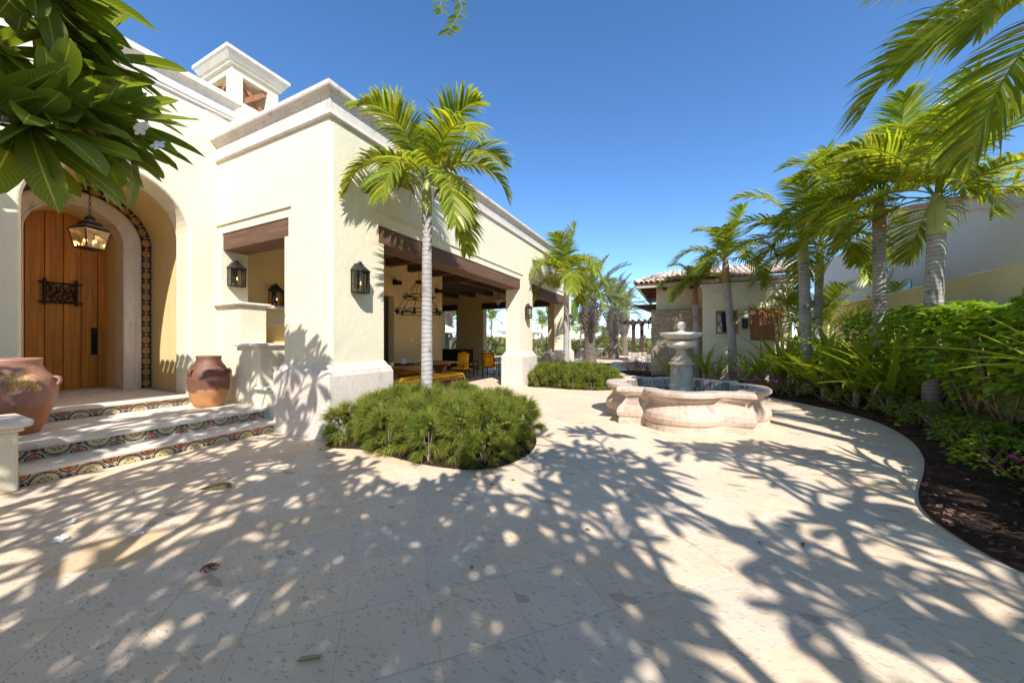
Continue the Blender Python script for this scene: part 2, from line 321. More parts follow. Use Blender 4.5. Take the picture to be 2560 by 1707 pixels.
# ------------------------------------------------------------------ geometry helpers
class MB:
    def __init__(s): s.v = []; s.f = []; s.uv = None
    def add(s, vs, fs):
        b = len(s.v); s.v += [tuple(p) for p in vs]; s.f += [tuple(b + i for i in f) for f in fs]; return s
    def box(s, x0, x1, y0, y1, z0, z1):
        return s.add([(x0, y0, z0), (x1, y0, z0), (x1, y1, z0), (x0, y1, z0), (x0, y0, z1), (x1, y0, z1), (x1, y1, z1), (x0, y1, z1)],
                     [(0, 3, 2, 1), (4, 5, 6, 7), (0, 1, 5, 4), (1, 2, 6, 5), (2, 3, 7, 6), (3, 0, 4, 7)])
    def prism(s, poly, z0, z1):
        n = len(poly)
        return s.add([(x, y, z0) for x, y in poly] + [(x, y, z1) for x, y in poly],
                     [tuple(range(n - 1, -1, -1)), tuple(range(n, 2 * n))] + [(i, (i + 1) % n, n + (i + 1) % n, n + i) for i in range(n)])
    def prism_x(s, poly, x0, x1):
        """poly in (y,z), extruded along x"""
        n = len(poly)
        return s.add([(x0, y, z) for y, z in poly] + [(x1, y, z) for y, z in poly],
                     [tuple(range(n - 1, -1, -1)), tuple(range(n, 2 * n))] + [(i, (i + 1) % n, n + (i + 1) % n, n + i) for i in range(n)])
    def prism_y(s, poly, y0, y1):
        n = len(poly)
        return s.add([(x, y0, z) for x, z in poly] + [(x, y1, z) for x, z in poly],
                     [tuple(range(n)), tuple(range(2 * n - 1, n - 1, -1))] + [((i + 1) % n, i, n + i, n + (i + 1) % n) for i in range(n)])
    def lathe(s, prof, c=(0, 0, 0), n=32, close=False):
        b = []; 
        for r, z in prof:
            b += [(c[0] + r * math.cos(2 * PI * k / n), c[1] + r * math.sin(2 * PI * k / n), c[2] + z) for k in range(n)]
        fs = []
        for i in range(len(prof) - 1):
            for k in range(n):
                k2 = (k + 1) % n; fs.append((i * n + k, i * n + k2, (i + 1) * n + k2, (i + 1) * n + k))
        fs.append(tuple(range(n - 1, -1, -1))); fs.append(tuple(range((len(prof) - 1) * n, len(prof) * n)))
        return s.add(b, fs)
    def tube(s, pts, rad, n=6, cap=True):
        pts = [Vector(p) for p in pts]; m = len(pts)
        if not hasattr(rad, '__len__'): rad = [rad] * m
        vs = []; prev = None
        for i, p in enumerate(pts):
            T = (pts[min(i + 1, m - 1)] - pts[max(i - 1, 0)]).normalized()
            if prev is None:
                a = Vector((0, 0, 1)) if abs(T.z) < 0.9 else Vector((1, 0, 0)); u = T.cross(a).normalized()
            else:
                u = (prev - T * prev.dot(T))
                u = u.normalized() if u.length > 1e-6 else T.orthogonal().normalized()
            prev = u; w = T.cross(u)
            vs += [p + (u * math.cos(2 * PI * k / n) + w * math.sin(2 * PI * k / n)) * rad[i] for k in range(n)]
        fs = [(i * n + k, i * n + (k + 1) % n, (i + 1) * n + (k + 1) % n, (i + 1) * n + k) for i in range(m - 1) for k in range(n)]
        if cap: fs += [tuple(range(n - 1, -1, -1)), tuple(range((m - 1) * n, m * n))]
        return s.add(vs, fs)
    def sweep(s, path, prof, closed=False):
        """profile [(out,z)] carried along a plan path, mitred; 'out' is to the right of travel"""
        n = len(path); P = [Vector((p[0], p[1])) for p in path]; k = len(prof); vs = []
        for i in range(n):
            if closed: a, b, c = P[i - 1], P[i], P[(i + 1) % n]
            else: a, b, c = P[max(i - 1, 0)], P[i], P[min(i + 1, n - 1)]
            d1 = (b - a).normalized() if (b - a).length > 1e-9 else (c - b).normalized()
            d2 = (c - b).normalized() if (c - b).length > 1e-9 else d1
            n1 = Vector((d1.y, -d1.x)); n2 = Vector((d2.y, -d2.x)); m = (n1 + n2); m = m / max(0.2, (1 + n1.dot(n2)))
            vs += [(b.x + m.x * o, b.y + m.y * o, z) for o, z in prof]
        fs = []
        for i in range(n if closed else n - 1):
            j = (i + 1) % n
            for q in range(k - 1): fs.append((i * k + q, j * k + q, j * k + q + 1, i * k + q + 1))
            fs.append((i * k + k - 1, j * k + k - 1, j * k, i * k))
        if not closed: fs += [tuple(range(k)), tuple(range(n * k - 1, (n - 1) * k - 1, -1))]
        return s.add(vs, fs)
    def mesh(s, name):
        me = bpy.data.meshes.new(name); me.from_pydata(s.v, [], s.f); me.update(); return me
    def build(s, name, mat, parent=None, smooth=False, bevel=0.0, seg=2, fix=False):
        me = s.mesh(name)
        if fix:
            import bmesh as bm_
            b = bm_.new(); b.from_mesh(me); bm_.ops.recalc_face_normals(b, faces=b.faces); b.to_mesh(me); b.free()
        me.materials.append(M[mat] if isinstance(mat, str) else mat)
        if smooth: me.polygons.foreach_set('use_smooth', [True] * len(me.polygons))
        return put(name, me, parent, bevel, seg)
def put(name, me, parent=None, bevel=0.0, seg=2, loc=None, rot=None, scale=None, world=True):
    o = bpy.data.objects.new(name, me); COL.objects.link(o)
    if parent:
        o.parent = parent
        if world and parent.type == 'EMPTY' and parent.rotation_euler.z == 0: o.matrix_parent_inverse = Matrix.Translation(-Vector(parent.location))
        elif world and parent.parent is not None and parent.parent.type == 'EMPTY': pass
    if loc is not None: o.location = loc
    if rot is not None: o.rotation_euler = rot
    if scale is not None: o.scale = scale
    if bevel:
        m = o.modifiers.new('bevel', 'BEVEL'); m.width = bevel; m.segments = seg; m.limit_method = 'ANGLE'; m.angle_limit = R(35); m.harden_normals = False
    return o
def tag(o, label, cat, group=None):
    o['label'] = label; o['category'] = cat
    if group: o['group'] = group
    return o
def struct(o): o['kind'] = 'structure'; return o
def stuff(o): o['kind'] = 'stuff'; return o
def thing(name, label, cat, loc=(0, 0, 0), rotz=0.0, group=None):
    o = bpy.data.objects.new(name, None); COL.objects.link(o); o.location = loc; o.rotation_euler = (0, 0, rotz); o.empty_display_size = 0.2
    return tag(o, label, cat, group)
def dup(root, loc, rotz=0.0, label=None, scale=1.0):
    r = root.copy(); COL.objects.link(r); r.location = loc; r.rotation_euler = (0, 0, rotz); r.scale = (scale,) * 3
    if label: r['label'] = label
    for ch in list(root.children):
        c = ch.copy(); COL.objects.link(c); c.parent = r
        for g in list(ch.children):
            d = g.copy(); COL.objects.link(d); d.parent = c
    return r
def arc(cy, cz, r, a0, a1, n=20): return [(cy + r * math.cos(R(a0 + (a1 - a0) * i / n)), cz + r * math.sin(R(a0 + (a1 - a0) * i / n))) for i in range(n + 1)]
def rc(cx, cy, r, a0, n=5): return [(cx + r * math.cos(R(a0 + 90 * i / n)), cy + r * math.sin(R(a0 + 90 * i / n))) for i in range(n + 1)]

# ------------------------------------------------------------------ ground
m = MB(); N = 48; RR = 9000
m.add([(0, 0, -0.30)] + [(RR * math.cos(2 * PI * k / N), RR * math.sin(2 * PI * k / N), -0.30) for k in range(N)], [(0, 1 + k, 1 + (k + 1) % N) for k in range(N)])
struct(m.build('ground', 'terrain'))
m = MB(); m.box(-16, 14, -9, 46, -0.25, -0.0028); patio = struct(m.build('patio', 'grout'))
# diagonal paving slabs, thin pale joints
rng = random.Random(4)
S_ = 0.62; PX0, PX1, PY0, PY1 = -15.6, 13.6, -8.6, 45.6
hs = S_ / math.sqrt(2) / 2 - 0.0016     # half side in rotated frame
def slab_mesh():
    g = MB(); a = S_ / 2 - 0.0024; b = a - 0.0010
    base = [(a, 0), (0, a), (-a, 0), (0, -a)]; top = [(b, 0), (0, b), (-b, 0), (0, -b)]
    g.add([(x, y, -0.0040) for x, y in base] + [(x, y, -0.0006) for x, y in base] + [(x, y, 0.0) for x, y in top],
          [(8, 9, 10, 11)] + [(i, (i + 1) % 4, 4 + (i + 1) % 4, 4 + i) for i in range(4)] + [(4 + i, 4 + (i + 1) % 4, 8 + (i + 1) % 4, 8 + i) for i in range(4)])
    me = g.mesh('paving_slab'); me.materials.append(M['paving']); return me
SL = slab_mesh(); SLO = SL.copy(); SLO.materials.clear(); SLO.materials.append(M['paving_ochre'])
slots = []
for i in range(-60, 110):
    for j in range(-60, 110):
        x = (i - j) * S_ / 2 - 0.02; y = (i + j) * S_ / 2 + 0.0
        if PX0 < x < PX1 and PY0 < y < PY1: slots.append((x, y))
fwv = Vector((-0.4373, 0.8993)); rtv = Vector((0.8993, 0.4373))
def vis(x, y, mrg=0.35):
    d = Vector((x, y)); f = d.dot(fwv); r = d.dot(rtv)
    return f > 1.0 and abs(r) < 1.47 * f + mrg
near = sorted([p for p in slots if vis(*p) and not (p[0] < -5.6 and p[1] < 3.4) and not (p[0] > 2.6)], key=lambda p: p[0] ** 2 + p[1] ** 2)[:300]
ns_ = set(near)
for p in near:
    o = bpy.data.objects.new('paving_slab', SLO if (Vector(p) - Vector((-3.35, .95))).length < .34 else SL); COL.objects.link(o); o.parent = patio; o.location = (p[0], p[1], rng.uniform(-0.0005, 0.0005))
g = MB()
for x, y in slots:
    if (x, y) in ns_: continue
    a = S_ / 2 - 0.0020; g.add([(x + a, y, 0), (x, y + a, 0), (x - a, y, 0), (x, y - a, 0), (x + a, y, -0.0042), (x, y + a, -0.0042), (x - a, y, -0.0042), (x, y - a, -0.0042)], [(0, 1, 2, 3)] + [(4 + i, 4 + (i + 1) % 4, (i + 1) % 4, i) for i in range(4)])
stuff(g.build('paving_slabs', 'paving', patio))

def bed(name, pts, h, seed, mat='soil', skirt=0.0):
    """mounded planting bed from an outline"""
    n = len(pts); c = Vector((sum(p[0] for p in pts) / n, sum(p[1] for p in pts) / n)); g = MB(); vs = []; K = 6
    for k in range(K):
        f = 1 - k / K; z = 0.012 + h * (1 - f ** 3) 
        for p in pts:
            q = c + (Vector(p) - c) * f; zz = z + (0.03 * noise.noise(Vector((q.x * 3, q.y * 3, seed))) if k else 0)
            vs.append((q.x, q.y, max(0.006, zz)))
    vs += [(c.x, c.y, 0.012 + h)]
    vs += [(p[0], p[1], -0.01) for p in pts]; low = K * n + 1
    fs = [(k * n + i, k * n + (i + 1) % n, (k + 1) * n + (i + 1) % n, (k + 1) * n + i) for k in range(K - 1) for i in range(n)]
    fs += [((K - 1) * n + i, (K - 1) * n + (i + 1) % n, K * n) for i in range(n)] + [(low + i, low + (i + 1) % n, (i + 1) % n, i) for i in range(n)]
    g.add(vs, fs); return struct(g.build(name, mat, smooth=False, fix=True))
def spline(pts, k=5):
    out = []; P = [Vector(p) for p in pts]; n = len(P)
    for i in range(n - 1):
        a, b, c, d = P[max(i - 1, 0)], P[i], P[i + 1], P[min(i + 2, n - 1)]
        for q in range(k):
            t = q / k; out.append(0.5 * ((2 * b) + (c - a) * t + (2 * a - 5 * b + 4 * c - d) * t * t + (3 * b - a - 3 * c + d) * t ** 3))
    out.append(P[-1]); return out
edge = spline([(1.5, 13.6), (1.62, 12.18), (2.05, 10.6), (2.54, 9.77), (2.92, 8.92), (3.05, 8.01), (2.92, 6.93), (2.63, 5.96), (2.29, 5.18), (1.99, 4.57), (1.82, 4.15), (1.77, 3.75), (1.86, 3.25), (2.3, 2.6), (3.0, 1.2), (3.4, -2), (3.6, -8)], 4)
poly = [(p.x, p.y) for p in edge] + [(5.1, -8.0), (5.1, 13.6)]
g = MB(); nE = len(edge)      # strip bed: edge to wall
vs = []; NX = 7
for i, p in enumerate(edge):
    for k in range(NX):
        t_ = k / (NX - 1); x = p.x + (5.1 - p.x) * t_; z = 0.008 + 0.10 * (1 - (1 - t_) ** 3) + (0.03 * noise.noise(Vector((x * 3, p.y * 3, 1))) if k else 0)
        vs.append((x, p.y, max(0.006, z)))
fs = [(i * NX + k, (i + 1) * NX + k, (i + 1) * NX + k + 1, i * NX + k + 1) for i in range(nE - 1) for k in range(NX - 1)]
g.add(vs, fs); o = struct(g.build('planting_bed', 'soil', fix=True))
m_ = o.modifiers.new('s', 'SOLIDIFY'); m_.thickness = 0.02
o.data.polygons.foreach_set('use_smooth', [True] * len(o.data.polygons))
ISL1 = [(-4.40, 3.24), (-3.62, 3.22), (-2.83, 3.13), (-2.27, 3.16), (-1.92, 3.32), (-1.74, 3.66), (-1.72, 4.15), (-1.9, 4.7), (-2.3, 5.2), (-3.0, 5.5), (-3.8, 5.55), (-4.40, 5.4)]
ISL2 = [(-4.40, 10.15), (-3.7, 9.95), (-3.0, 9.9), (-2.3, 9.98), (-1.85, 10.3), (-1.7, 10.9), (-1.85, 11.6), (-2.3, 12.3), (-3.2, 12.7), (-4.40, 12.8)]
def smooth_loop(P): q = spline([P[-1]] + P + [P[0], P[1]], 4); return [(v.x, v.y) for v in q[4:-4]]
bed('planting_bed', smooth_loop(ISL1), 0.05, 2); bed('planting_bed', smooth_loop(ISL2), 0.05, 3)
CASBED = [(-2.6, 16.8), (-2.2, 15.7), (-1.4, 14.6), (-0.6, 13.9), (0.3, 13.3), (1.0, 12.7), (1.62, 12.2), (2.6, 12.6), (3.4, 13.9), (1.0, 14.9), (-1.0, 16.4), (-1.3, 17.6), (-2.2, 17.6)]
bed('planting_bed', smooth_loop(CASBED), 0.06, 4)
# ------------------------------------------------------------------ pavilion (loggia)
XF, YF, YE = -4.53, 3.36, 15.5; TI = 0.5
pav = thing('pavilion', 'cream stucco loggia with timber lintels, stone column bases and flat roof', 'building', (-6.0, 3.36, 0))
rr = 0.05
cornerR = lambda x, y: [(x - rr + rr * math.cos(R(a)), y + rr + rr * math.sin(R(a))) for a in (-90, -67, -45, -22, 0)]
def wallp(poly, z0, z1, name='wall', mat='stucco'):
    g = MB(); g.prism(poly, z0, z1); return g.build(name, mat, pav)
# corner pier (L plan), columns
pier = [(-5.607, YF)] + cornerR(XF, YF) + [(XF, 4.353), (XF - TI, 4.353), (XF - TI, YF + .42), (-5.607, YF + .42)]
wallp(pier, 0, 3.04, 'corner_pier')
pier_t = [(-5.507, YF)] + cornerR(XF, YF) + [(XF, 4.243), (XF - TI, 4.243), (XF - TI, YF + .42), (-5.507, YF + .42)]
wallp(pier_t, 3.04, 3.34, 'corner_pier')
for (ya, yb, ea, eb) in ((9.9, 10.9, .05, -.06), (14.6, YE, .1, 0)):
    wallp([(XF - TI, ya), (XF, ya), (XF, yb), (XF - TI, yb)], 0, 3.04, 'column'); wallp([(XF - TI, ya + ea), (XF, ya + ea), (XF, yb + eb), (XF - TI, yb + eb)], 3.04, 3.34, 'column')
top = [(-7.6, YF)] + cornerR(XF, YF) + [(XF, YE), (XF - TI, YE), (XF - TI, YF + .42), (-7.6, YF + .42)]
wallp(top, 3.34, 4.95)
wallp([(-7.6, YF), (-7.45, YF), (-7.45, YF + .42), (-7.6, YF + .42)], 2.1, 3.34, 'jamb')
def beam(x0, x1, y0, y1, z0, z1, mat, parent=pav, name='lintel', bv=0.012):
    g = MB(); g.box(x0, x1, y0, y1, z0, z1); return g.build(name, mat, parent, bevel=bv)
beam(XF - TI + .01, XF - .018, 4.245, 9.948, 3.04, 3.338, 'beam_wood'); beam(XF - TI + .01, XF - .018, 10.842, 14.698, 3.04, 3.338, 'beam_wood')
beam(-7.449, -5.509, YF + .018, YF + .41, 3.04, 3.338, 'beam_wood_x')
for (a, b) in ((4.15, 10.06), (10.74, 14.85)):
    g = MB(); g.box(XF - .02, XF + .028, a, b, 3.495, 3.522); g.build('drip_moulding', 'stucco', pav)
g = MB(); g.box(-7.58, -5.43, YF - .028, YF + .02, 3.485, 3.512); g.build('drip_moulding', 'stucco', pav)
prof = [(-.02, 4.63), (.035, 4.63), (.05, 4.65), (.05, 4.675), (.03, 4.69), (.022, 4.72), (.022, 4.90), (.05, 4.915), (.06, 4.945), (.085, 4.95), (.10, 4.975), (.115, 4.98), (.125, 5.0), (.125, 5.055), (.11, 5.07), (-.02, 5.075)]
g = MB(); g.sweep([(-7.6, YF), (XF, YF), (XF, YE), (-13, YE)], prof); g.build('cornice', 'cantera', pav, fix=True)
g = MB(); g.box(-13, XF - .01, YF + .01, YE - .01, 4.93, 5.0); g.build('roof_deck', 'stucco', pav)
bprof = [(-.02, 0), (.11, 0), (.11, .90), (.10, .93), (.095, .935), (.09, .965), (.07, .995), (.045, 1.01), (.045, 1.03), (.03, 1.045), (.028, 1.06), (.012, 1.075), (-.02, 1.085)]
for (x0, x1, y0, y1) in ((-5.607, XF, YF, 4.353), (XF - TI, XF, 9.9, 10.9), (XF - TI, XF, 14.6, YE)):
    g = MB(); g.sweep([(x0, y0), (x1, y0), (x1, y1), (x0, y1)], bprof, closed=True); g.build('column_base', 'cantera', pav, fix=True, bevel=0.008)
# stepped parapet wall in the end bay, stone caps
for (x0, x1, z) in ((-7.6, -6.86, 2.0), (-6.86, -6.27, 1.285), (-6.27, -5.60, .575)):
    g = MB(); g.box(x0, x1, YF + .002, YF + .42, 0, z); g.build('stepped_wall', 'stucco', pav)
    xl = x0 - (.0 if x0 < -7.5 else .06); xr = x1 + (.06 if x1 < -5.7 else 0)
    g = MB(); g.box(xl, xr, YF - .075, YF + .49, z + .03, z + .085); cp = g.build('stone_cap', 'coping', pav, bevel=.024, seg=4)
    g = MB(); g.box(max(xl + .045, -7.58), xr - .04, YF - .03, YF + .44, z + .001, z + .029); g.build('cap_moulding', 'coping', pav)
# interior
g = MB(); g.box(-13, XF - TI, YF + .42, YE - .3, 3.84, 3.93); g.build('ceiling', 'stucco_shaded', pav)
def inwall(x0, x1, y0, y1, z0, z1): g = MB(); g.box(x0, x1, y0, y1, z0, z1); return g.build('inner_wall', 'stucco_shaded', pav)  # ochre here is interior shade carried in the wall colour
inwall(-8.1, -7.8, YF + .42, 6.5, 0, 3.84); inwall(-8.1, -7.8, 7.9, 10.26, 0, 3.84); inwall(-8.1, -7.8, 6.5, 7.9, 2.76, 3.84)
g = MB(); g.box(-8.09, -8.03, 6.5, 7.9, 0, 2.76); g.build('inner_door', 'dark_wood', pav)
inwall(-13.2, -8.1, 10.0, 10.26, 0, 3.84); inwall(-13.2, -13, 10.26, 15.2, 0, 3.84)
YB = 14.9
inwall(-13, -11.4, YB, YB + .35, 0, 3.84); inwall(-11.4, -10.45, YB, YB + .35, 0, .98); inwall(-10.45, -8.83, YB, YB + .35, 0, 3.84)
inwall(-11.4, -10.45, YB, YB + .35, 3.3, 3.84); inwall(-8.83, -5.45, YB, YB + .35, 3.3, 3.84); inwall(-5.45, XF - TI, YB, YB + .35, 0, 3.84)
beam(-11.5, -10.35, YB - .01, YB + .33, 3.0, 3.298, 'dark_wood'); beam(-8.93, -5.35, YB - .01, YB + .33, 3.0, 3.298, 'dark_wood')
g = MB(); g.sweep([(-5.45, YB), (XF - TI, YB), (XF - TI, YB + .35), (-5.45, YB + .35)], [(o * .6, z) for o, z in bprof], closed=True); g.build('column_base', 'cantera', pav, fix=True)
for y in (4.9, 5.81, 6.73, 7.65, 8.57, 9.49): beam(-7.82, XF - TI + .02, y - .10, y + .10, 3.61, 3.839, 'dark_wood', name='ceiling_beam')
beam(-12.9, XF - TI + .02, 10.32, 10.56, 3.53, 3.838, 'dark_wood', name='ceiling_beam')
for x in (-5.4, -6.36, -7.36, -8.36, -9.37, -10.4, -11.4): beam(x - .1, x + .1, 10.561, YB - .002, 3.61, 3.837, 'dark_wood', name='ceiling_beam')
g = MB(); g.box(-7.80, -7.792, 8.62, 8.70, 1.35, 1.49); g.build('light_switch', 'plate_white', pav, bevel=.003)
for y in (7.9, 9.9):
    g = MB(); g.box(-7.8, -7.72, y - .06, y + .06, 3.10, 3.26); g.tube([(-7.72, y, 3.18), (-7.55, y, 3.15)], [.05, .07], 10); g.build('spotlight', 'iron', pav)
# corbel shelf seen through the end bay
g = MB(); g.prism_x([(3.79, 2.05), (4.75, 2.05), (4.75, 2.12), (3.79, 2.12)], -7.8, -7.35); g.prism_x([(3.79, 1.72), (4.7, 1.72), (4.7, 2.05), (3.79, 2.05)], -7.8, -7.62); g.build('corbel_shelf', 'stucco', pav, bevel=.02)
g = MB(); g.box(-7.8, -7.25, 3.79, 4.9, .0, 1.3); g.box(-7.8, -7.2, 3.79, 4.95, 1.301, 1.36); g.build('counter', 'stucco', pav, bevel=.02)

# ------------------------------------------------------------------ villa entrance block
XD = -7.585; AC = 2.11; RO = .845; ZS = 3.19; PZ = .495
vil = thing('villa', 'cream stucco entrance block with arched niche, plank door and rooftop lantern tower', 'building', (-9.5, 2.1, 0))
g = MB(); ar = arc(AC, ZS, RO, 0, 180, 28)
g.prism_x([(-8, 0), (AC - RO, 0)] + ar[::-1] + [(AC + RO, 0), (3.56, 0), (3.56, 5.52), (-8, 5.52)], -8.1, XD)
g.build('wall', 'stucco', vil, bevel=.045, seg=4, fix=True)
RN = .95
g = MB(); an = arc(AC, ZS, RN, 0, 180, 28)
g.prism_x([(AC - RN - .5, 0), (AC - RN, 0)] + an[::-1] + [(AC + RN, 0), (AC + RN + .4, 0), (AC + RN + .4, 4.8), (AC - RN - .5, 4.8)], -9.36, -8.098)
g.build('niche_vault', 'stucco_shaded', vil, fix=True)  # niche shade put into the colour, vault and back wall alike
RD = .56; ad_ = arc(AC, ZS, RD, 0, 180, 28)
g = MB(); g.prism_x([(.4, 0), (AC - RD, 0)] + ad_[::-1] + [(AC + RD, 0), (3.5, 0), (3.5, 4.8), (.4, 4.8)], -10.3, -9.35); g.build('niche_back_wall', 'stucco_shaded', vil, fix=True)
# stone surround: moulded ring up the jambs and round the arch
def ring_sweep(r_in, r_out, x_back, prof, name, mat):
    """prof: [(t across 0..1, proud)]"""
    path = [(0, 'v0')]; pts = []
    st = [(1, 0, PZ), ]
    frames = [((AC, PZ), (1, 0)), ((AC, ZS), (1, 0))]
    for a in range(6, 175, 6): frames.append(((AC, ZS), (math.cos(R(a)), math.sin(R(a)))))
    frames += [((AC, ZS), (-1, 0)), ((AC, PZ), (-1, 0))]
    g = MB(); k = len(prof); vs = []
    for (c, d) in frames:
        for t_, pr in prof:
            r = r_in + (r_out - r_in) * t_; vs.append((x_back + pr, c[0] + d[0] * r, c[1] + d[1] * r))
    fs = [(i * k + q, (i + 1) * k + q, (i + 1) * k + q + 1, i * k + q + 1) for i in range(len(frames) - 1) for q in range(k - 1)]
    g.add(vs, fs); return g.build(name, mat, vil, fix=True)
ring_sweep(.545, .785, -9.35, [(0, -.30), (0, .05), (.06, .065), (.12, .065), (.14, .05), (.5, .05), (.62, .055), (.66, .07), (.72, .07), (.75, .085), (.85, .085), (.9, .07), (.97, .065), (1, .05), (1, -.02)], 'stone_surround', 'cantera')
# medallion tiles round the arch
def tile_mesh(name, w, h, th, mat, taper=1.0):
    """face towards +X, centred in y,z; UV over the face"""
    g = MB(); a = w / 2; b = h / 2; e = .004
    g.add([(0, -a, -b), (0, a, -b), (0, a * taper, b), (0, -a * taper, b), (th, -a + e, -b + e), (th, a - e, -b + e), (th, a * taper - e, b - e), (th, -a * taper + e, b - e)], [(4, 5, 6, 7), (0, 1, 5, 4), (1, 2, 6, 5), (2, 3, 7, 6), (3, 0, 4, 7)])
    me = g.mesh(name); uvl = me.uv_layers.new(name='UVMap')
    for p in me.polygons:
        for li in p.loop_indices:
            v = me.vertices[me.loops[li].vertex_index].co; uvl.data[li].uv = ((v.y + a) / w, (v.z + b) / h)
    me.materials.append(M[mat]); return me
RT = .865; tw = .155; th_ = .202
TM = tile_mesh('tile', tw, th_, .012, 'tile_arch')
nz = 13; zs = [PZ + .005 + th_ / 2 + i * (ZS - PZ) / nz for i in range(nz)]
for sgn in (1, -1):
    for z in zs: put('tile', TM, vil, loc=Vector((-9.349, AC + sgn * RT, z)))
na = 13
for i in range(na):
    a = 180 * (i + .5) / na; o = put('tile', TM, vil, loc=Vector((-9.349, AC + RT * math.cos(R(a)), ZS + RT * math.sin(R(a)))), rot=(R(a), 0, 0)); o.scale = (1, 1, PI * RT / na / th_ * 1.0)
# door
g = MB(); g.box(-10.24, -10.211, 1.4, 2.8, PZ, 3.9); door = g.build('door', 'dark_wood', vil)
XDo = -10.16
planks = [AC - RD - .02, 1.784, 1.99, 2.197, 2.401, AC + RD + .02]; planks = [1.52, 1.72, 1.93, 2.14, 2.35, 2.555, 2.70]
for a, b in zip(planks[:-1], planks[1:]):
    a2 = max(a + .003, AC - RD - .01); b2 = min(b - .003, AC + RD + .01)
    zt = [ZS + math.sqrt(max(0, (RD + .01) ** 2 - (y - AC) ** 2)) for y in [a2 + (b2 - a2) * q / 8 for q in range(9)]]
    g = MB(); g.prism_x([(a2, PZ + .02), (b2, PZ + .02)] + [(a2 + (b2 - a2) * q / 8, zt[q]) for q in range(8, -1, -1)], XDo - .05, XDo)
    o = g.build('door_plank', 'door_wood', door, bevel=.006, fix=True)
g = MB(); g.box(XDo - .1, -9.36, AC - RD + .002, AC + RD - .002, PZ, PZ + .018); g.build('threshold', 'cantera', vil)
g = MB()
for z in (2.10, 2.45): g.tube([(XDo + .06, 1.85, z), (XDo + .06, 2.36, z)], .014, 6)
for y in (1.92, 2.28): g.tube([(XDo + .065, y, 2.05), (XDo + .065, y, 2.52)], .02, 6)
for k in range(4):
    y0 = 1.97 + k * .085
    g.tube([(XDo + .06, y0 + .04 * math.sin(q * 1.1 + k), 2.11 + q * .034) for q in range(11)], .009, 5)
    g.tube([(XDo + .06, y0 + .03 + .04 * math.cos(q * 1.2 + k), 2.11 + q * .034) for q in range(11)], .008, 5)
for q in range(14): g.tube([(XDo + .06, 1.95 + q * .024, 2.27 + .12 * math.sin(q * 1.9)), (XDo + .065, 1.98 + q * .024, 2.27 + .14 * math.sin(q * 2.7 + 1))], [.012, .004], 5)
g.build('door_grille', 'iron', door)
g = MB(); g.box(XDo, XDo + .012, 2.47, 2.55, 1.14, 1.66); g.tube([(XDo + .012, 2.51, 1.2), (XDo + .06, 2.51, 1.24), (XDo + .07, 2.51, 1.4), (XDo + .06, 2.51, 1.5), (XDo + .012, 2.51, 1.53)], .013, 8); g.build('door_handle', 'iron', door, bevel=.004)
# parapet cornice, ledge over the arch, body
cprof = [(-.02, 5.52), (.0, 5.52), (.03, 5.535), (.03, 5.57), (.045, 5.585), (.045, 5.745), (.06, 5.76), (.075, 5.79), (.10, 5.80), (.12, 5.83), (.135, 5.835), (.135, 5.93), (-.02, 5.94)]
g = MB(); g.sweep([(XD, -8), (XD, 3.56), (-8.1, 3.56)], cprof); g.build('cornice', 'coping', vil, fix=True)
g = MB(); g.box(-14, -8.1, -8, 3.5, 4.82, 5.6); g.build('roof_deck', 'stucco', vil); g = MB(); g.box(-14, -10.32, -8, 3.5, 0, 4.81); g.build('rear_mass', 'stucco', vil)
g = MB(); g.box(XD - .01, XD + .22, 1.72, 2.36, 4.40, 4.47); g.box(XD - .01, XD + .15, 1.80, 2.28, 4.30, 4.399); g.box(XD - .01, XD + .09, 1.9, 2.18, 4.20, 4.299); g.build('wall_ledge', 'coping', vil, bevel=.015)
# rooftop tower
TX0, TX1, TY0, TY1 = -9.55, -8.47, 4.0, 4.93; w_ = .14
g = MB()
g.box(TX0, TX1, TY0, TY1, 4.99, 6.52)
zA, zB, zC = 6.521, 7.06, 7.30
oy0, oy1 = 4.20, 4.70; ox0, ox1 = -9.30, -8.70
g.box(TX1 - w_, TX1, TY0, oy0, zA, zB); g.box(TX1 - w_, TX1, oy1, TY1, zA, zB)
g.box(ox1, TX1 - w_ - .001, TY0, TY0 + w_, zA, zB); g.box(TX0, ox0, TY0, TY0 + w_, zA, zB)
g.box(TX0, TX0 + w_, TY0 + w_ + .001, TY1, zA, zB); g.box(TX0 + w_ + .001, TX1 - w_ - .001, TY1 - w_, TY1, zA, zB)
g.box(TX0, TX1, TY0, TY1, zB + .001, zC)
tw_ = g.build('tower', 'stucco', vil)
tprof = [(-.02, 7.2), (.04, 7.2), (.055, 7.215), (.055, 7.25), (.09, 7.28), (.16, 7.40), (.175, 7.41), (.175, 7.48), (-.02, 7.485)]
g = MB(); g.sweep([(TX1, TY0), (TX1, TY1), (TX0, TY1), (TX0, TY0)], tprof, closed=True); g.build('tower_cornice', 'coping', tw_, fix=True)
g = MB(); g.box(TX0 + .001, TX1 - .001, TY0 + .001, TY1 - .001, 7.301, 7.484); g.build('tower_roof', 'coping', tw_)
def brace(p, q, off): 
    g = MB(); p = Vector(p); q = Vector(q); d = (q - p).normalized(); n = Vector(off); s_ = d.cross(n).normalized() * .045; e = n * .03
    g.add([p - s_ - e, p + s_ - e, p + s_ + e, p - s_ + e, q - s_ - e, q + s_ - e, q + s_ + e, q - s_ + e], [(0, 1, 2, 3), (7, 6, 5, 4), (0, 4, 5, 1), (1, 5, 6, 2), (2, 6, 7, 3), (3, 7, 4, 0)])
    g.build('cross_brace', 'cedar', tw_, fix=True)
xb = TX1 - .07
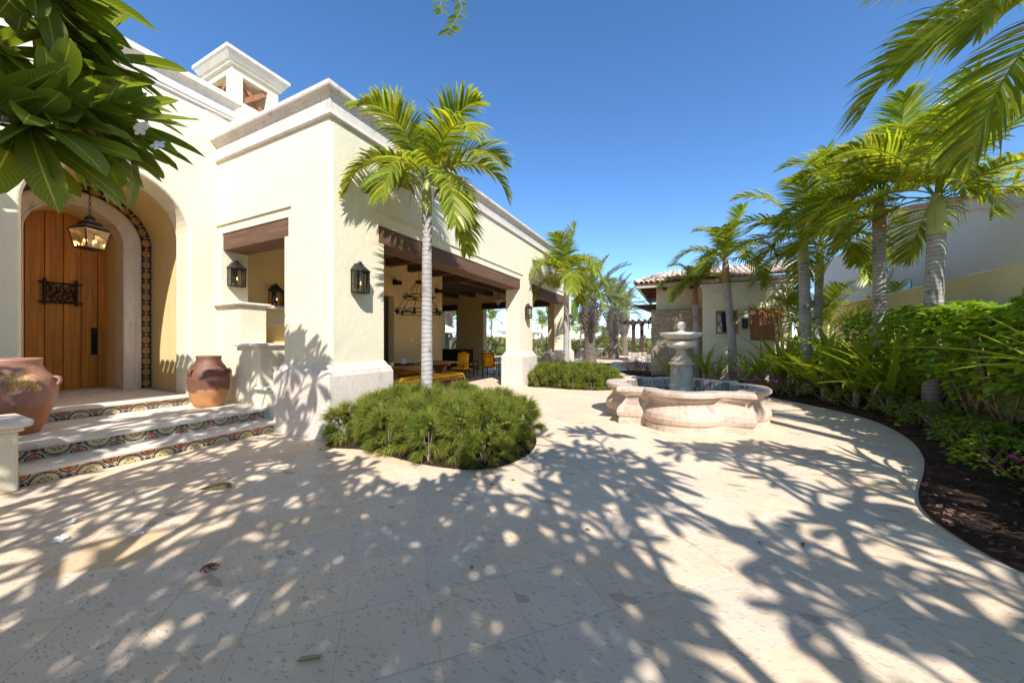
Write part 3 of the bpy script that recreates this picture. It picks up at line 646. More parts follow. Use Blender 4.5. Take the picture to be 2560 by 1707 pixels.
brace((xb, oy0, 6.55), (xb, oy1, 7.04), (1, 0, 0)); brace((xb - .062, oy0, 7.04), (xb - .062, oy1, 6.55), (1, 0, 0))
yb = TY0 + .07
brace((ox0, yb, 6.55), (ox1, yb, 7.04), (0, 1, 0)); brace((ox0, yb + .062, 7.04), (ox1, yb + .062, 6.55), (0, 1, 0))

# ------------------------------------------------------------------ entrance steps
stp = thing('entrance_steps', 'pale stone entrance steps with patterned tile risers below the arched door', 'steps', (-6.4, 2.1, 0))
def sbox(a, name, mat, bv=0.0, seg=3): g = MB(); g.box(*a); return g.build(name, mat, stp, bevel=bv, seg=seg)
CORES = []; CORES.append(sbox((-7.56, -5.715, .92, 3.35, 0, .112), 'riser', 'grout')); sbox((-6.09, -5.655, .92, 3.35, .114, .165), 'tread', 'coping', .02)
CORES.append(sbox((-7.56, -6.075, .1, 3.35, .113, .278), 'riser', 'grout')); sbox((-7.57, -6.015, .1, 3.352, .28, .33), 'tread', 'coping', .02)
CORES.append(sbox((-9.34, -7.575, AC - RO - .1, AC + RO + .1, .0, .443), 'riser', 'grout')); sbox((-9.345, -7.505, AC - RO + .003, AC + RO - .003, .445, .495), 'tread', 'coping', .02)
tA = tile_mesh('riser_tile', .148, .110, .008, 'tile_riser'); tB = tile_mesh('riser_tile', .148, .110, .008, 'tile_riser_mirror')
for ri_, (x, y0, y1, z) in enumerate(((-5.714, .94, 3.32, .057), (-6.074, .94, 3.32, .2225), (-7.574, 1.285, 2.94, .387))):
    n = int(round((y1 - y0) / .15)); p = (y1 - y0) / n
    for i in range(n):
        o = put('riser_tile', tA if i % 2 == 0 else tB, CORES[ri_], loc=(x, y0 + (i + .5) * p, z))
        if z > .15 and z < .3: o.rotation_euler = (PI, 0, 0)
# low flanking wall with cap
lw = thing('low_wall', 'low cream wall with rounded stone cap flanking the entrance steps', 'wall', (-5.77, 0, 0))
g = MB(); g.box(-5.97, -5.57, -3.0, .912, 0, .56); g.build('wall_body', 'stucco', lw, bevel=.02)
g = MB(); g.box(-6.0, -5.54, -3.05, .94, .561, .60); g.build('cap_moulding', 'coping', lw, bevel=.012)
g = MB(); g.box(-6.05, -5.49, -3.1, .99, .601, .68); g.build('wall_cap', 'coping', lw, bevel=.035, seg=4)

# ------------------------------------------------------------------ jars
def jar(name, label, loc, prof, mat, nh, hz, hr, rot=0.0, wob=0.012, seed=1):
    t = thing(name, label, 'jar', loc)
    g = MB(); n = 48
    def rad(z):
        for (r0, z0), (r1, z1) in zip(prof[:-1], prof[1:]):
            if z0 <= z <= z1: f = (z - z0) / (z1 - z0 + 1e-9); f = f * f * (3 - 2 * f) * .4 + f * .6; return r0 + (r1 - r0) * f
        return prof[-1][0]
    zt = prof[-1][1]; zs = [zt * i / 30 for i in range(31)]; vs = []
    for z in zs:
        for k in range(n):
            a = 2 * PI * k / n; r = rad(z) * (1 + wob * noise.noise(Vector((math.cos(a) * 1.5, math.sin(a) * 1.5, z * 2 + seed)))); vs.append((r * math.cos(a), r * math.sin(a), z))
    ri = prof[-1][0] - .025
    for z, r in ((zt + .004, ri + .01), (zt - .06, ri), (zt - .25, ri + .1)):
        vs += [(r * math.cos(2 * PI * k / n), r * math.sin(2 * PI * k / n), z) for k in range(n)]
    L = len(vs) // n
    fs = [(i * n + k, i * n + (k + 1) % n, (i + 1) * n + (k + 1) % n, (i + 1) * n + k) for i in range(L - 1) for k in range(n)] + [tuple(range(n - 1, -1, -1)), tuple(range((L - 1) * n, L * n))]
    g.add(vs, fs); o = g.build('body', mat, None, smooth=True); o.parent = t
    for k in range(nh):
        a = rot + 2 * PI * k / nh; r = rad(hz) - .01; d = Vector((math.cos(a), math.sin(a), 0)); s = Vector((-d.y, d.x, 0))
        g = MB()
        for sx in (-.022, .0, .022):
            g.tube([d * r + s * sx + Vector((0, 0, hz + hr)), d * (r + hr * .75) + s * sx + Vector((0, 0, hz + hr * .75)), d * (r + hr) + s * sx + Vector((0, 0, hz)), d * (r + hr * .7) + s * sx + Vector((0, 0, hz - hr * .8)), d * (r - .01) + s * sx + Vector((0, 0, hz - hr * 1.1))], .014, 6)
        h = g.build('handle', mat, None, smooth=True); h.parent = t
    return t
jar('clay_jar', 'large pinkish terracotta jar with yellow paint splashes behind the low wall cap', (-6.97, 1.08, .33), [(.21, 0), (.26, .12), (.335, .38), (.35, .52), (.33, .62), (.25, .74), (.225, .80), (.235, .87)], 'jar_pink', 5, .60, .05, rot=-.15, seed=2)
jar('clay_jar', 'dark brown clay jar with bare orange foot beside the arched niche', (-7.05, 3.0, .33), [(.175, 0), (.215, .07), (.262, .28), (.275, .46), (.262, .56), (.215, .66), (.17, .73), (.157, .78), (.168, .83)], 'jar_brown', 6, .57, .04, rot=-.35, seed=5)
jar('olive_jar', 'pale olive glazed jar standing between the two far pavilion columns', (-5.12, 13.6, 0), [(.13, 0), (.19, .15), (.21, .45), (.18, .65), (.11, .74), (.10, .78), (.12, .82)], 'olive_glaze', 2, .62, .035, seed=8)

# ------------------------------------------------------------------ wall lanterns (wall face towards +X, backplate at x=0)
def wall_lantern(name, label):
    t = thing(name, label, 'lantern', group='matching wall lanterns'); W, D, H = .115, .17, .36
    def part(nm, g, mat, bv=0.0): o = g.build(nm, mat, None, bevel=bv); o.parent = t; return o
    g = MB(); g.box(0, .018, -.045, .045, -.12, .20); part('backplate', g, 'bronze', .004)
    g = MB(); x0, x1 = .02, .02 + D
    for (x, y) in ((x0 + .008, -W), (x0 + .008, W), (x1 - .04, -W), (x1 - .04, W), (x1, -W + .05), (x1, W - .05)): g.box(x - .006, x + .006, y - .006, y + .006, -.19, .13)
    pts = [(x0, -W), (x1 - .04, -W), (x1, -W + .05), (x1, W - .05), (x1 - .04, W), (x0, W)]
    for z in (-.19, -.07, .13):
        for a, b in zip(pts[:-1], pts[1:]): g.tube([(a[0], a[1], z), (b[0], b[1], z)], .008 if z != -.07 else .005, 4)
    for y in (-.05, .05): g.tube([(x1, y, -.19), (x1, y, -.07)], .005, 4)
    part('cage', g, 'bronze')
    g = MB(); g.add([(p[0], p[1], -.185) for p in pts] + [(p[0], p[1], .125) for p in pts], [(i, i + 1, 7 + i, 6 + i) for i in range(5)]); part('glass', g, 'lantern_glass')
    g = MB(); P2 = lambda k, z: [(x0 + (p[0] - x0) * k, p[1] * k, z) for p in pts]
    g.add(P2(1.12, .13) + P2(1.12, .145) + P2(.55, .235) + P2(.55, .25), [tuple(range(5, -1, -1)), tuple(range(18, 24))] + [(r * 6 + i, r * 6 + (i + 1) % 6, (r + 1) * 6 + (i + 1) % 6, (r + 1) * 6 + i) for r in range(3) for i in range(6)]); part('roof', g, 'bronze')
    g = MB(); g.lathe([(.02, 0), (.035, .012), (.028, .035), (.008, .045)], (x0 + .06, 0, .248), 10); part('finial', g, 'bronze')
    g = MB(); g.box(x0, x1 - .01, -W + .02, W - .02, -.198, -.188); part('floor', g, 'bronze')
    g = MB(); g.lathe([(.014, 0), (.014, .11)], (.10, 0, -.188), 8); cd_ = part('candle', g, 'candle')
    g = MB(); g.lathe([(.004, 0), (.014, .015), (.011, .035), (.002, .06)], (.10, 0, -.077), 8); fb_ = g.build('flame_bulb', 'flame', None); fb_.parent = cd_
    return t
wl = wall_lantern('wall_lantern', 'bronze wall lantern on the corner pier beside the first opening'); wl.location = (XF, 3.80, 2.34)
dup(wl, (-7.45, 3.55, 2.60), 0, 'bronze wall lantern inside the jamb above the stepped wall')
dup(wl, (-7.8, 4.45, 2.33), 0, 'bronze wall lantern on the shaded wall inside the end bay')
dup(wl, (XF, 10.36, 2.34), 0, 'bronze wall lantern on the column between the two openings')
dup(wl, (XF, 15.05, 2.34), 0, 'bronze wall lantern on the farthest pavilion column')

# ------------------------------------------------------------------ pendant lantern in the niche
t = thing('pendant_lantern', 'tapered bronze pendant lantern with lit candle bulbs in the arched niche', 'lantern', (-8.6, 2.08, 2.9))
PL = Vector((-8.6, 2.08, 0)); rotp = R(20)
def sq(h, z):
    h *= .86
    return [(PL.x + h * (math.cos(rotp) * a - math.sin(rotp) * b), PL.y + h * (math.sin(rotp) * a + math.cos(rotp) * b), z) for a, b in ((-1, -1), (1, -1), (1, 1), (-1, 1))]
def frust(g, a): 
    b = len(g.v)
    for h, z in a: g.v += sq(h, z)
    for r in range(len(a) - 1): g.f += [(b + r * 4 + i, b + r * 4 + (i + 1) % 4, b + r * 4 + 4 + (i + 1) % 4, b + r * 4 + 4 + i) for i in range(4)]
    n = len(a); g.f += [(b + 3, b + 2, b + 1, b), tuple(b + (n - 1) * 4 + i for i in range(4))]; return g
frust(MB(), [(.195, 3.19), (.16, 3.235), (.125, 3.25), (.10, 3.32), (.06, 3.335), (.045, 3.40), (.012, 3.44)]).build('roof', 'bronze', t)
for h, z in ((.20, 3.18), (.13, 3.25), (.065, 3.337), (.142, 2.905)): frust(MB(), [(h, z), (h, z + .009)]).build('trim_band', 'brass_edge', t)
frust(MB(), [(.136, 2.888), (.136, 2.904)]).build('base', 'bronze', t)
g = MB(); a = sq(.186, 3.18); b = sq(.136, 2.912)
for i in range(4): g.tube([a[i], b[i]], .009, 4)
g.build('frame', 'bronze', t)
g = MB(); g.add(a + b, [(4 + i, 4 + (i + 1) % 4, (i + 1) % 4, i) for i in range(4)]); g.build('glass', 'lantern_glass', t)
for (dx, dy) in ((.05, .05), (-.05, .05), (.05, -.05), (-.05, -.05)):
    g = MB(); g.lathe([(.01, 0), (.01, .09)], (PL.x + dx, PL.y + dy, 2.905), 8); cd_ = g.build('candle', 'candle', t)
    g = MB(); g.lathe([(.004, 0), (.013, .015), (.010, .035), (.002, .06)], (PL.x + dx, PL.y + dy, 2.995), 8); g.build('flame_bulb', 'flame', cd_)
g = MB()
for k in range(12):
    z = 3.44 + k * .058; ax = (1, 0) if k % 2 else (0, 1)
    g.tube([(PL.x + .014 * ax[0] * math.cos(q * PI / 4), PL.y + .014 * ax[1] * math.cos(q * PI / 4), z + .036 * math.sin(q * PI / 4)) for q in range(9)], .004, 4)
g.build('chain', 'bronze', t)
lp = bpy.data.lights.new('pendant_bulbs', 'POINT'); lp.energy = .6; lp.color = (1, .62, .28); lp.shadow_soft_size = .04; lo = bpy.data.objects.new('pendant_bulbs', lp); COL.objects.link(lo); lo.parent = t; lo.matrix_parent_inverse = Matrix.Translation(-Vector(t.location)); lo.location = (PL.x, PL.y, 3.03)

# ------------------------------------------------------------------ chandelier
t = thing('chandelier', 'two-tier black iron ring chandelier with candles over the dining table', 'chandelier', (-6.5, 7.51, 2.1))
c = Vector((-6.5, 7.51, 0))
def ringt(r, z, w=.012): 
    g = MB(); g.tube([(c.x + r * math.cos(2 * PI * k / 28), c.y + r * math.sin(2 * PI * k / 28), z) for k in range(29)], w, 6); return g
for r, z in ((.60, 2.16), (.60, 2.26), (.38, 2.57), (.38, 2.66)): ringt(r, z).build('ring', 'iron', t)
g = MB()
for k in range(6):
    a = 2 * PI * k / 6; d = Vector((math.cos(a), math.sin(a), 0))
    g.tube([c + d * .60 + Vector((0, 0, 2.26)), c + d * .38 + Vector((0, 0, 2.57))], .008, 5); g.tube([c + d * .38 + Vector((0, 0, 2.66)), c + d * .07 + Vector((0, 0, 3.02))], .008, 5)
    g.box(c.x + d.x * .6 - .02, c.x + d.x * .6 + .02, c.y + d.y * .6 - .02, c.y + d.y * .6 + .02, 2.13, 2.28)
g.build('arms', 'iron', t)
g = MB(); g.lathe([(.09, 3.0), (.10, 3.01), (.10, 3.06), (.03, 3.08)], (c.x, c.y, 0), 12); g.tube([(c.x, c.y, 3.08), (c.x, c.y, 3.61)], .008, 5); g.build('canopy_rod', 'iron', t)
for r, z, n, o_ in ((.60, 2.2, 8, .2), (.38, 2.6, 6, .5)):
    for k in range(n):
        a = o_ + 2 * PI * k / n; p = (c.x + r * math.cos(a), c.y + r * math.sin(a), z)
        g = MB(); g.lathe([(.07, 0), (.085, .01), (.085, .02)], p, 12); g.build('candle_tray', 'iron', t)
        g = MB(); g.lathe([(.045, .02), (.045, .15), (.03, .152)], p, 12); g.build('candle', 'candle', t)
t = thing('ceiling_lamp', 'dome-shaped grey ceiling lamp on a rod near the far opening', 'lamp', (-6.55, 12.2, 2.85))
g = MB(); g.lathe([(.05, 2.85), (.06, 2.87), (.06, 2.93), (.17, 2.97), (.21, 3.02), (.20, 3.05), (.06, 3.10), (.03, 3.13)], (-6.55, 12.2, 0), 20); g.build('dome', 'lounger_wood', t, smooth=True)
g = MB(); g.tube([(-6.55, 12.2, 3.12), (-6.55, 12.2, 3.84)], .012, 6); g.build('rod', 'iron', t)

# ------------------------------------------------------------------ dining table, benches, chairs
t = thing('dining_table', 'long teak dining table with trestle legs inside the pavilion', 'table', (-6.95, 8.0, 0))
for k in range(5):
    g = MB(); g.box(-7.40 + k * .18, -7.40 + k * .18 + .176, 6.45, 9.55, .715, .755); g.build('table_plank', 'teak', t, bevel=.004)
for y in (7.0, 9.0):
    g = MB(); g.prism_y([(-7.3, 0), (-6.6, 0), (-6.6, .06), (-6.8, .12), (-6.83, .4), (-6.7, .6), (-6.55, .66), (-6.55, .714), (-7.35, .714), (-7.35, .66), (-7.2, .6), (-7.07, .4), (-7.1, .12), (-7.3, .06)], y - .05, y + .05); g.build('trestle', 'teak', t, fix=True, bevel=.01)
g = MB(); g.box(-6.99, -6.91, 7.05, 8.95, .28, .36); g.build('stretcher', 'teak', t)
def cushion(g, x0, x1, y0, y1, z0, z1, nx=6, ny=10, seed=0):
    vs = []
    for s, zz in ((1, z1), (-1, z0)):
        for i in range(nx + 1):
            for j in range(ny + 1):
                u = i / nx; v = j / ny; e = min(1, 6 * min(u, 1 - u), 9 * min(v, 1 - v)); e = e ** .5
                x = x0 + (x1 - x0) * u; y = y0 + (y1 - y0) * v; zm = (z0 + z1) / 2
                z = zm + (zz - zm) * (.35 + .65 * e) + s * .008 * noise.noise(Vector((x * 7, y * 7, seed)))
                vs.append((x, y, z))
    m = (nx + 1) * (ny + 1); W = ny + 1; fs = []
    for i in range(nx):
        for j in range(ny):
            a = i * W + j; fs.append((a, a + W, a + W + 1, a + 1)); b = m + a; fs.append((b, b + 1, b + W + 1, b + W))
    rim = [i * W for i in range(nx + 1)] + [nx * W + j for j in range(1, ny + 1)] + [i * W + ny for i in range(nx - 1, -1, -1)] + [j for j in range(ny - 1, 0, -1)]
    for q in range(len(rim)): a, b = rim[q], rim[(q + 1) % len(rim)]; fs.append((b, a, m + a, m + b))
    g.add(vs, fs); return g
def bench(label, x, y0, y1):
    t = thing('bench', label, 'bench', (x, (y0 + y1) / 2, 0))
    g = MB(); g.box(x - .22, x + .22, y0, y1, .34, .39); g.build('seat_frame', 'teak', t, bevel=.008)
    g = MB(); cushion(g, x - .23, x + .23, y0 - .01, y1 + .01, .391, .50, 6, 30, x); cu_ = g.build('cushion', 'yellow_fabric', t, smooth=True)
    for y in (y0 + .25, y1 - .25):
        for s in (-1, 1):
            g = MB(); g.tube([(x + s * .21, y, 0), (x + s * .17, y, .18), (x + s * .12, y, .34)], [.035, .032, .045], 8); g.build('leg', 'teak', t)
    g = MB(); g.tube([(x, y0 + .25, .2), (x, y1 - .25, .2)], .025, 8); g.build('stretcher', 'teak', t)
    for y in (y0, y1):
        for s in (-1, 1):
            g = MB(); g.tube([(x + s * .2, y, .40), (x + s * .24, y + (.03 if y == y1 else -.03), .36), (x + s * .23, y + (.04 if y == y1 else -.04), .28)], .008, 5); g.build('cushion_tie', 'yellow_fabric', cu_)
    return t
bench('teak bench with yellow cushion on the courtyard side of the table', -6.05, 6.3, 8.7); bench('teak bench with yellow cushion between table and inner wall', -7.62 + .02, 6.6, 8.6)
def tableware():
    t = thing('serving_plate', 'wide dark wooden serving plate on the dining table', 'plate', (-6.95, 7.35, .755))
    g = MB(); g.lathe([(.16, 0), (.22, .012), (.36, .03), (.365, .036), (.22, .022), (.02, .02)], (-6.95, 7.35, .755), 32); g.build('dish', 'dark_wood', t, smooth=True)
    spots = [(-6.62, 6.62, .755, .05, .11, 'ceramic_pale', 'pale green candle cup at the table end'), (-6.95, 7.38, .778, .08, .14, 'plate_white', 'white square-shouldered candle holder on the wooden plate'), (-7.05, 7.95, .755, .045, .09, 'ceramic_pale', 'small pale candle cup past the wooden plate'), (-6.9, 8.35, .755, .05, .12, 'ceramic_pale', 'tall pale green candle cup in the middle of the table')]
    for x, y, z, r, h, mt, lb in spots:
        c_ = thing('candle_cup', lb, 'cup', (x, y, z), group='candle cups on the dining table')
        g = MB(); g.lathe([(r * .9, 0), (r, .008), (r, h), (r - .006, h), (r - .008, .02), (.004, .018)], (x, y, z), 16); g.build('cup', mt, c_); g = MB(); g.lathe([(r * .7, .02), (r * .7, h * .6)], (x, y, z), 12); g.build('wax', 'candle', c_)
tableware()
def chair(label):
    """armchair facing +Y, origin on the floor"""
    t = thing('armchair', label, 'chair', group='iron armchairs with yellow cushions')
    def part(nm, g, mat, sm=False, bv=0): o = g.build(nm, mat, None, smooth=sm, bevel=bv); o.parent = t; return o
    for sx in (-1, 1):
        g = MB(); g.tube([(sx * .25, .25, 0), (sx * .25, .25, .42), (sx * .265, .24, .60)], [.016, .018, .016], 6); part('leg', g, 'iron')
        g = MB(); g.tube([(sx * .23, -.27, 0), (sx * .23, -.24, .42), (sx * .23, -.30, .75), (sx * .22, -.37, 1.0)], [.016, .02, .018, .014], 6); part('leg', g, 'iron')
        g = MB(); g.tube([(sx * .265, .26, .60), (sx * .285, .15, .64), (sx * .28, -.05, .63), (sx * .25, -.22, .68), (sx * .235, -.30, .74)], .014, 6); part('armrest', g, 'iron')
        g = MB(); g.tube([(sx * .25, .25, .16), (sx * .235, -.26, .16)], .010, 5); part('stretcher', g, 'iron')
    g = MB(); g.tube([(-.24, 0, .16), (.24, 0, .16)], .010, 5); part('stretcher', g, 'iron')
    g = MB(); g.box(-.25, .25, -.25, .26, .40, .425); part('seat_frame', g, 'iron', bv=.006)
    g = MB(); B = lambda x, z: (x, -.245 - (z - .43) * .22, z)
    g.tube([B(-.22, .99), B(-.12, 1.05), B(.12, 1.05), B(.22, .99)], .014, 6); g.tube([B(-.22, .93), B(.22, .93)], .010, 5)
    a = [(-.11, .82), (.11, .82), (.11, .60), (-.11, .60)]
    for q in range(4): g.tube([B(*a[q]), B(*a[(q + 1) % 4])], .009, 5)
    for q, e in zip(a, [(-.22, .93), (.22, .93), (.22, .47), (-.22, .47)]): g.tube([B(*q), B(*e)], .009, 5)
    part('back_frame', g, 'iron')
    g = MB(); cushion(g, -.245, .245, -.22, .26, .426, .515, 8, 8, 3); part('seat_cushion', g, 'yellow_fabric', True)
    g = MB(); cushion(g, -.22, .22, 0, .50, -.05, .05, 8, 8, 5)
    cs, sn = math.cos(R(78)), math.sin(R(78)); g.v = [(x, -.15 + -(y * math.cos(R(78))) + z * sn, .50 + y * sn + z * cs) for x, y, z in g.v]; part('back_cushion', g, 'yellow_fabric', True)
    for sx in (-1, 1):
        g = MB(); g.tube([(sx * .24, -.24, .47), (sx * .29, -.29, .45), (sx * .30, -.31, .36)], .007, 4); g.tube([(sx * .24, -.24, .47), (sx * .22, -.30, .44), (sx * .25, -.33, .37)], .007, 4); part('cushion_tie', g, 'yellow_fabric')
    return t
ch = chair('black iron armchair with yellow cushions at the head of the dining table'); ch.location = (-6.95, 10.15, 0); ch.rotation_euler = (0, 0, R(185))
dup(ch, (-7.75, 12.0, 0), R(-75), 'black iron armchair with yellow cushions set sideways against the dark wall')
dup(ch, (-6.62, 11.75, 0), R(8), 'black iron armchair with its lattice back turned to the courtyard')
dup(ch, (-6.1, 13.2, 0), R(150), 'black iron armchair on the far side of the small dark table')
t = thing('side_table', 'small round dark iron table between the pavilion armchairs', 'table', (-6.75, 12.65, 0))
g = MB(); g.lathe([(.48, .70), (.50, .705), (.50, .725), (.48, .73)], (-6.75, 12.65, 0), 28); g.build('top', 'dark_metal_green', t)
for k in range(3):
    a = k * 2.1; d = Vector((math.cos(a), math.sin(a), 0)); b = Vector((-6.75, 12.65, 0))
    g = MB(); g.tube([b + d * .35, b + d * .12 + Vector((0, 0, .25)), b + d * .05 + Vector((0, 0, .45)), b + d * .25 + Vector((0, 0, .70))], .014, 6); g.build('leg', 'iron', t)
t = thing('console_cabinet', 'black low cabinet below the sill-height window inside the pavilion', 'cabinet', (-10.8, 14.55, 0))
g = MB(); g.box(-11.7, -9.4, 14.3, 14.85, .08, .98); g.build('cabinet_body', 'black_stone', t, bevel=.01); g = MB(); g.box(-11.75, -9.35, 14.27, 14.87, .981, 1.02); g.build('cabinet_top', 'black_stone', t)

# ------------------------------------------------------------------ fountain
FC = Vector((0.0, 7.15, 0))
fo = thing('fountain', 'carved stone fountain with lobed basin and tiered ball-topped pedestal', 'fountain', FC)
def quatre(s, off=0.0):
    """barbed quatrefoil outline, corner half-size .95, lobes bulging .37; off shrinks/grows outward"""
    q = []; hc = .53; sag = .36; rad_ = (hc * hc + sag * sag) / (2 * sag); h = math.asin(hc / rad_)
    for k in range(4):
        a = k * PI / 2
        def rt(x, y): return (x * math.cos(a) - y * math.sin(a), x * math.sin(a) + y * math.cos(a))
        c_ = .95 + off; q.append(rt(-c_, -c_))
        for j in range(13):
            th = -h + 2 * h * j / 12; r2 = rad_ + off; q.append(rt(r2 * math.sin(th), -(.95 + sag - rad_) - r2 * math.cos(th)))
    return q
prof = [(.02, 0), (.02, .09), (.0, .10), (.035, .14), (.05, .20), (.035, .27), (-.03, .34), (-.075, .40), (-.08, .45), (-.04, .49), (.0, .505), (.0, .53), (.03, .535), (.05, .555), (.05, .60), (.03, .625), (-.17, .63), (-.19, .62), (-.19, .30)]
g = MB(); rings = [[(FC.x + x, FC.y + y, z) for x, y in quatre(1, o)] for o, z in prof]; n = len(rings[0])
vs = [p for r in rings for p in r]; fs = [(i * n + k, i * n + (k + 1) % n, (i + 1) * n + (k + 1) % n, (i + 1) * n + k) for i in range(len(rings) - 1) for k in range(n)]
g.add(vs, fs); g.build('basin', 'fountain_stone', fo, fix=True)
g = MB(); fl = [(FC.x + x, FC.y + y, .31) for x, y in quatre(1, -.18)]; g.add(fl, [tuple(range(n))]); g.build('basin_water', 'water', fo)
# tiles lining the inside of the basin
q = quatre(1, -.19); tt = [tile_mesh('basin_tile', .15, .15, .008, k) for k in ('tile_blue', 'tile_cream', 'tile_grey')]; rr_ = random.Random(3)
pl = []
for i in range(n):
    a, b = Vector(q[i]), Vector(q[(i + 1) % n]); L = (b - a).length
    if i % 13 in (0, ) or L > .2:
        m_n = max(1, int(L / .155))
        for j in range(m_n): pl.append((a + (b - a) * (j + .5) / m_n, (b - a)))
    elif i % 2 == 1: pl.append((b, Vector(q[(i + 2) % n]) - a))
for p, d in pl:
    nrm = Vector((-d.y, d.x)).normalized(); ang = math.atan2(nrm.y, nrm.x)
    for z in (.38, .532):
        put('basin_tile', rr_.choice(tt), fo, loc=(FC.x + p.x + nrm.x * .004, FC.y + p.y + nrm.y * .004, z), rot=(0, 0, ang))
g = MB(); g.lathe([(.20, .28), (.20, .60), (.185, .62), (.185, .965)], FC, 36); g.build('pedestal_shaft', 'pedestal_stone', fo, smooth=False)
g = MB(); g.lathe([(.19, .966), (.225, .975), (.225, 1.01), (.20, 1.015), (.18, 1.02), (.18, 1.075), (.16, 1.08), (.145, 1.10), (.13, 1.125), (.10, 1.15), (.085, 1.18), (.09, 1.24), (.12, 1.27), (.15, 1.28)], FC, 40); g.build('pedestal_collar', 'pedestal_stone', fo, bevel=.004)
g = MB(); g.lathe([(.15, 1.281), (.20, 1.29), (.245, 1.32), (.258, 1.355), (.245, 1.39), (.20, 1.415), (.12, 1.42)], FC, 44); g.build('bulb_ring', 'coping', fo, smooth=True)
g = MB(); g.lathe([(.12, 1.421), (.18, 1.44), (.28, 1.475), (.35, 1.505), (.375, 1.53), (.375, 1.55), (.36, 1.562), (.10, 1.562)], FC, 48); g.build('upper_bowl', 'coping', fo, smooth=True)
g = MB(); g.lathe([(.10, 1.563), (.10, 1.575), (.07, 1.595), (.045, 1.61), (.04, 1.615)], FC, 28); g.build('finial_base', 'coping', fo, smooth=True)
g = MB(); g.lathe([(.078 * math.sin(PI * max(.03, k / 14)), 1.688 - .078 * math.cos(PI * k / 14)) for k in range(15)], FC, 28); g.build('finial_ball', 'coping', fo, smooth=True)

# ------------------------------------------------------------------ guest house with barrel-tile roof
ca = thing('guest_house', 'small cream guest house with barrel-tile roof and rubble stone pier', 'house', (1.0, 15.2, 0))
def cb(a, nm, mat, bv=0.0, par=None): g = MB(); g.box(*a); return g.build(nm, mat, par or ca, bevel=bv)
cb((-.92, .72, 15.25, 21, 0, 3.55), 'wall', 'stucco'); cb((.70, 3.25, 14.2, 20.9, 0, 3.14), 'wall', 'stucco', .02)
g = MB(); g.sweep([(.70, 20), (.70, 14.2), (3.25, 14.2), (3.25, 20)][::1], [(-.02, 3.12), (.02, 3.12), (.03, 3.14), (.03, 3.32), (.05, 3.33), (.09, 3.36), (.10, 3.43), (-.02, 3.44)]); 
g.build('cornice', 'coping', ca, fix=True)
cb((.71, 3.24, 14.21, 20.8, 3.141, 3.43), 'parapet', 'stucco')
g = MB(); g.box(-1.06, .925, 14.98, 15.24, 0, 2.62); g.build('pier_core', 'grout', ca)
# rubble stones: clipped Voronoi cells standing proud of the core
def clip(poly, nx, ny, d):
    out = []
    for i in range(len(poly)):
        a, b = poly[i], poly[(i + 1) % len(poly)]; da = a[0] * nx + a[1] * ny - d; db = b[0] * nx + b[1] * ny - d
        if da <= 0: out.append(a)
        if (da < 0 < db) or (db < 0 < da): t_ = da / (da - db); out.append((a[0] + (b[0] - a[0]) * t_, a[1] + (b[1] - a[1]) * t_))
    return out
rs = random.Random(11)
def rubble(x0, x1, z0, z1, N, place):
    sites = []; tries = 0
    while len(sites) < N and tries < 9000:
        tries += 1; p = (rs.uniform(x0, x1), rs.uniform(z0, z1))
        if all((p[0] - s[0]) ** 2 + (p[1] - s[1]) ** 2 > .6 * (x1 - x0) * (z1 - z0) / N for s in sites): sites.append(p)
    for p in sites:
        poly = [(x0, z0), (x1, z0), (x1, z1), (x0, z1)]
        for s in sites:
            if s is p: continue
            nx, ny = s[0] - p[0], s[1] - p[1]
            if nx * nx + ny * ny > 1.2: continue
            poly = clip(poly, nx, ny, (s[0] ** 2 + s[1] ** 2 - p[0] ** 2 - p[1] ** 2) / 2)
            if len(poly) < 3: break
        if len(poly) < 3: continue
        cx_ = sum(q[0] for q in poly) / len(poly); cz_ = sum(q[1] for q in poly) / len(poly)
        def sh(k, d): return [(cx_ + (q[0] - cx_) * k, cz_ + (q[1] - cz_) * k, d) for q in poly]
        dp = rs.uniform(.02, .055); ring = sh(.95, 0) + sh(.93, dp * .7) + sh(.72, dp); n_ = len(poly); g = MB()
        g.add([place(*q) for q in ring], [tuple(range(2 * n_, 3 * n_))] + [(r * n_ + i, r * n_ + (i + 1) % n_, (r + 1) * n_ + (i + 1) % n_, (r + 1) * n_ + i) for r in range(2) for i in range(n_)])
        g.build('stone', 'field_stone', ca, fix=True)
rubble(-1.06, .925, 0, 2.62, 150, lambda x, z, d: (x, 14.979 - d, z))
rubble(14.98, 15.24, 0, 2.62, 22, lambda y, z, d: (-1.061 - d, y, z))
cb((-1.10, .96, 14.93, 15.28, 2.621, 2.66), 'pier_cap', 'field_stone', .01)
def window(x0, x1, z0, z1, y, mat_in):
    f = MB(); w = .06
    f.box(x0, x0 + w, y - .05, y + .02, z0, z1); f.box(x1 - w, x1, y - .05, y + .02, z0, z1); f.box(x0 + w, x1 - w, y - .05, y + .02, z0, z0 + w); f.box(x0 + w, x1 - w, y - .05, y + .02, z1 - w, z1)
    o = f.build('window', 'cedar', ca, bevel=.006); g = MB(); g.box(x0 + w, x1 - w, y - .012, y - .004, z0 + w, z1 - w); g.build('pane', mat_in, o)
    g = MB(); g.box(x0 - .08, x1 + .08, y - .09, y - .001, z0 - .09, z0 - .01); g.build('sill', 'coping', o, bevel=.012)
window(1.09, 1.74, 1.67, 2.48, 14.2, 'window_glass')
g = MB(); g.box(2.10, 2.96, 14.12, 14.199, 1.45, 2.49); d_ = g.build('shutter_frame', 'cedar', ca, bevel=.01)
for x in (2.2, 2.57):
    for z in (1.53, ): g = MB(); g.box(x, x + .30, 14.09, 14.118, z, z + .88); g.build('shutter_panel', 'cedar', d_, bevel=.015)
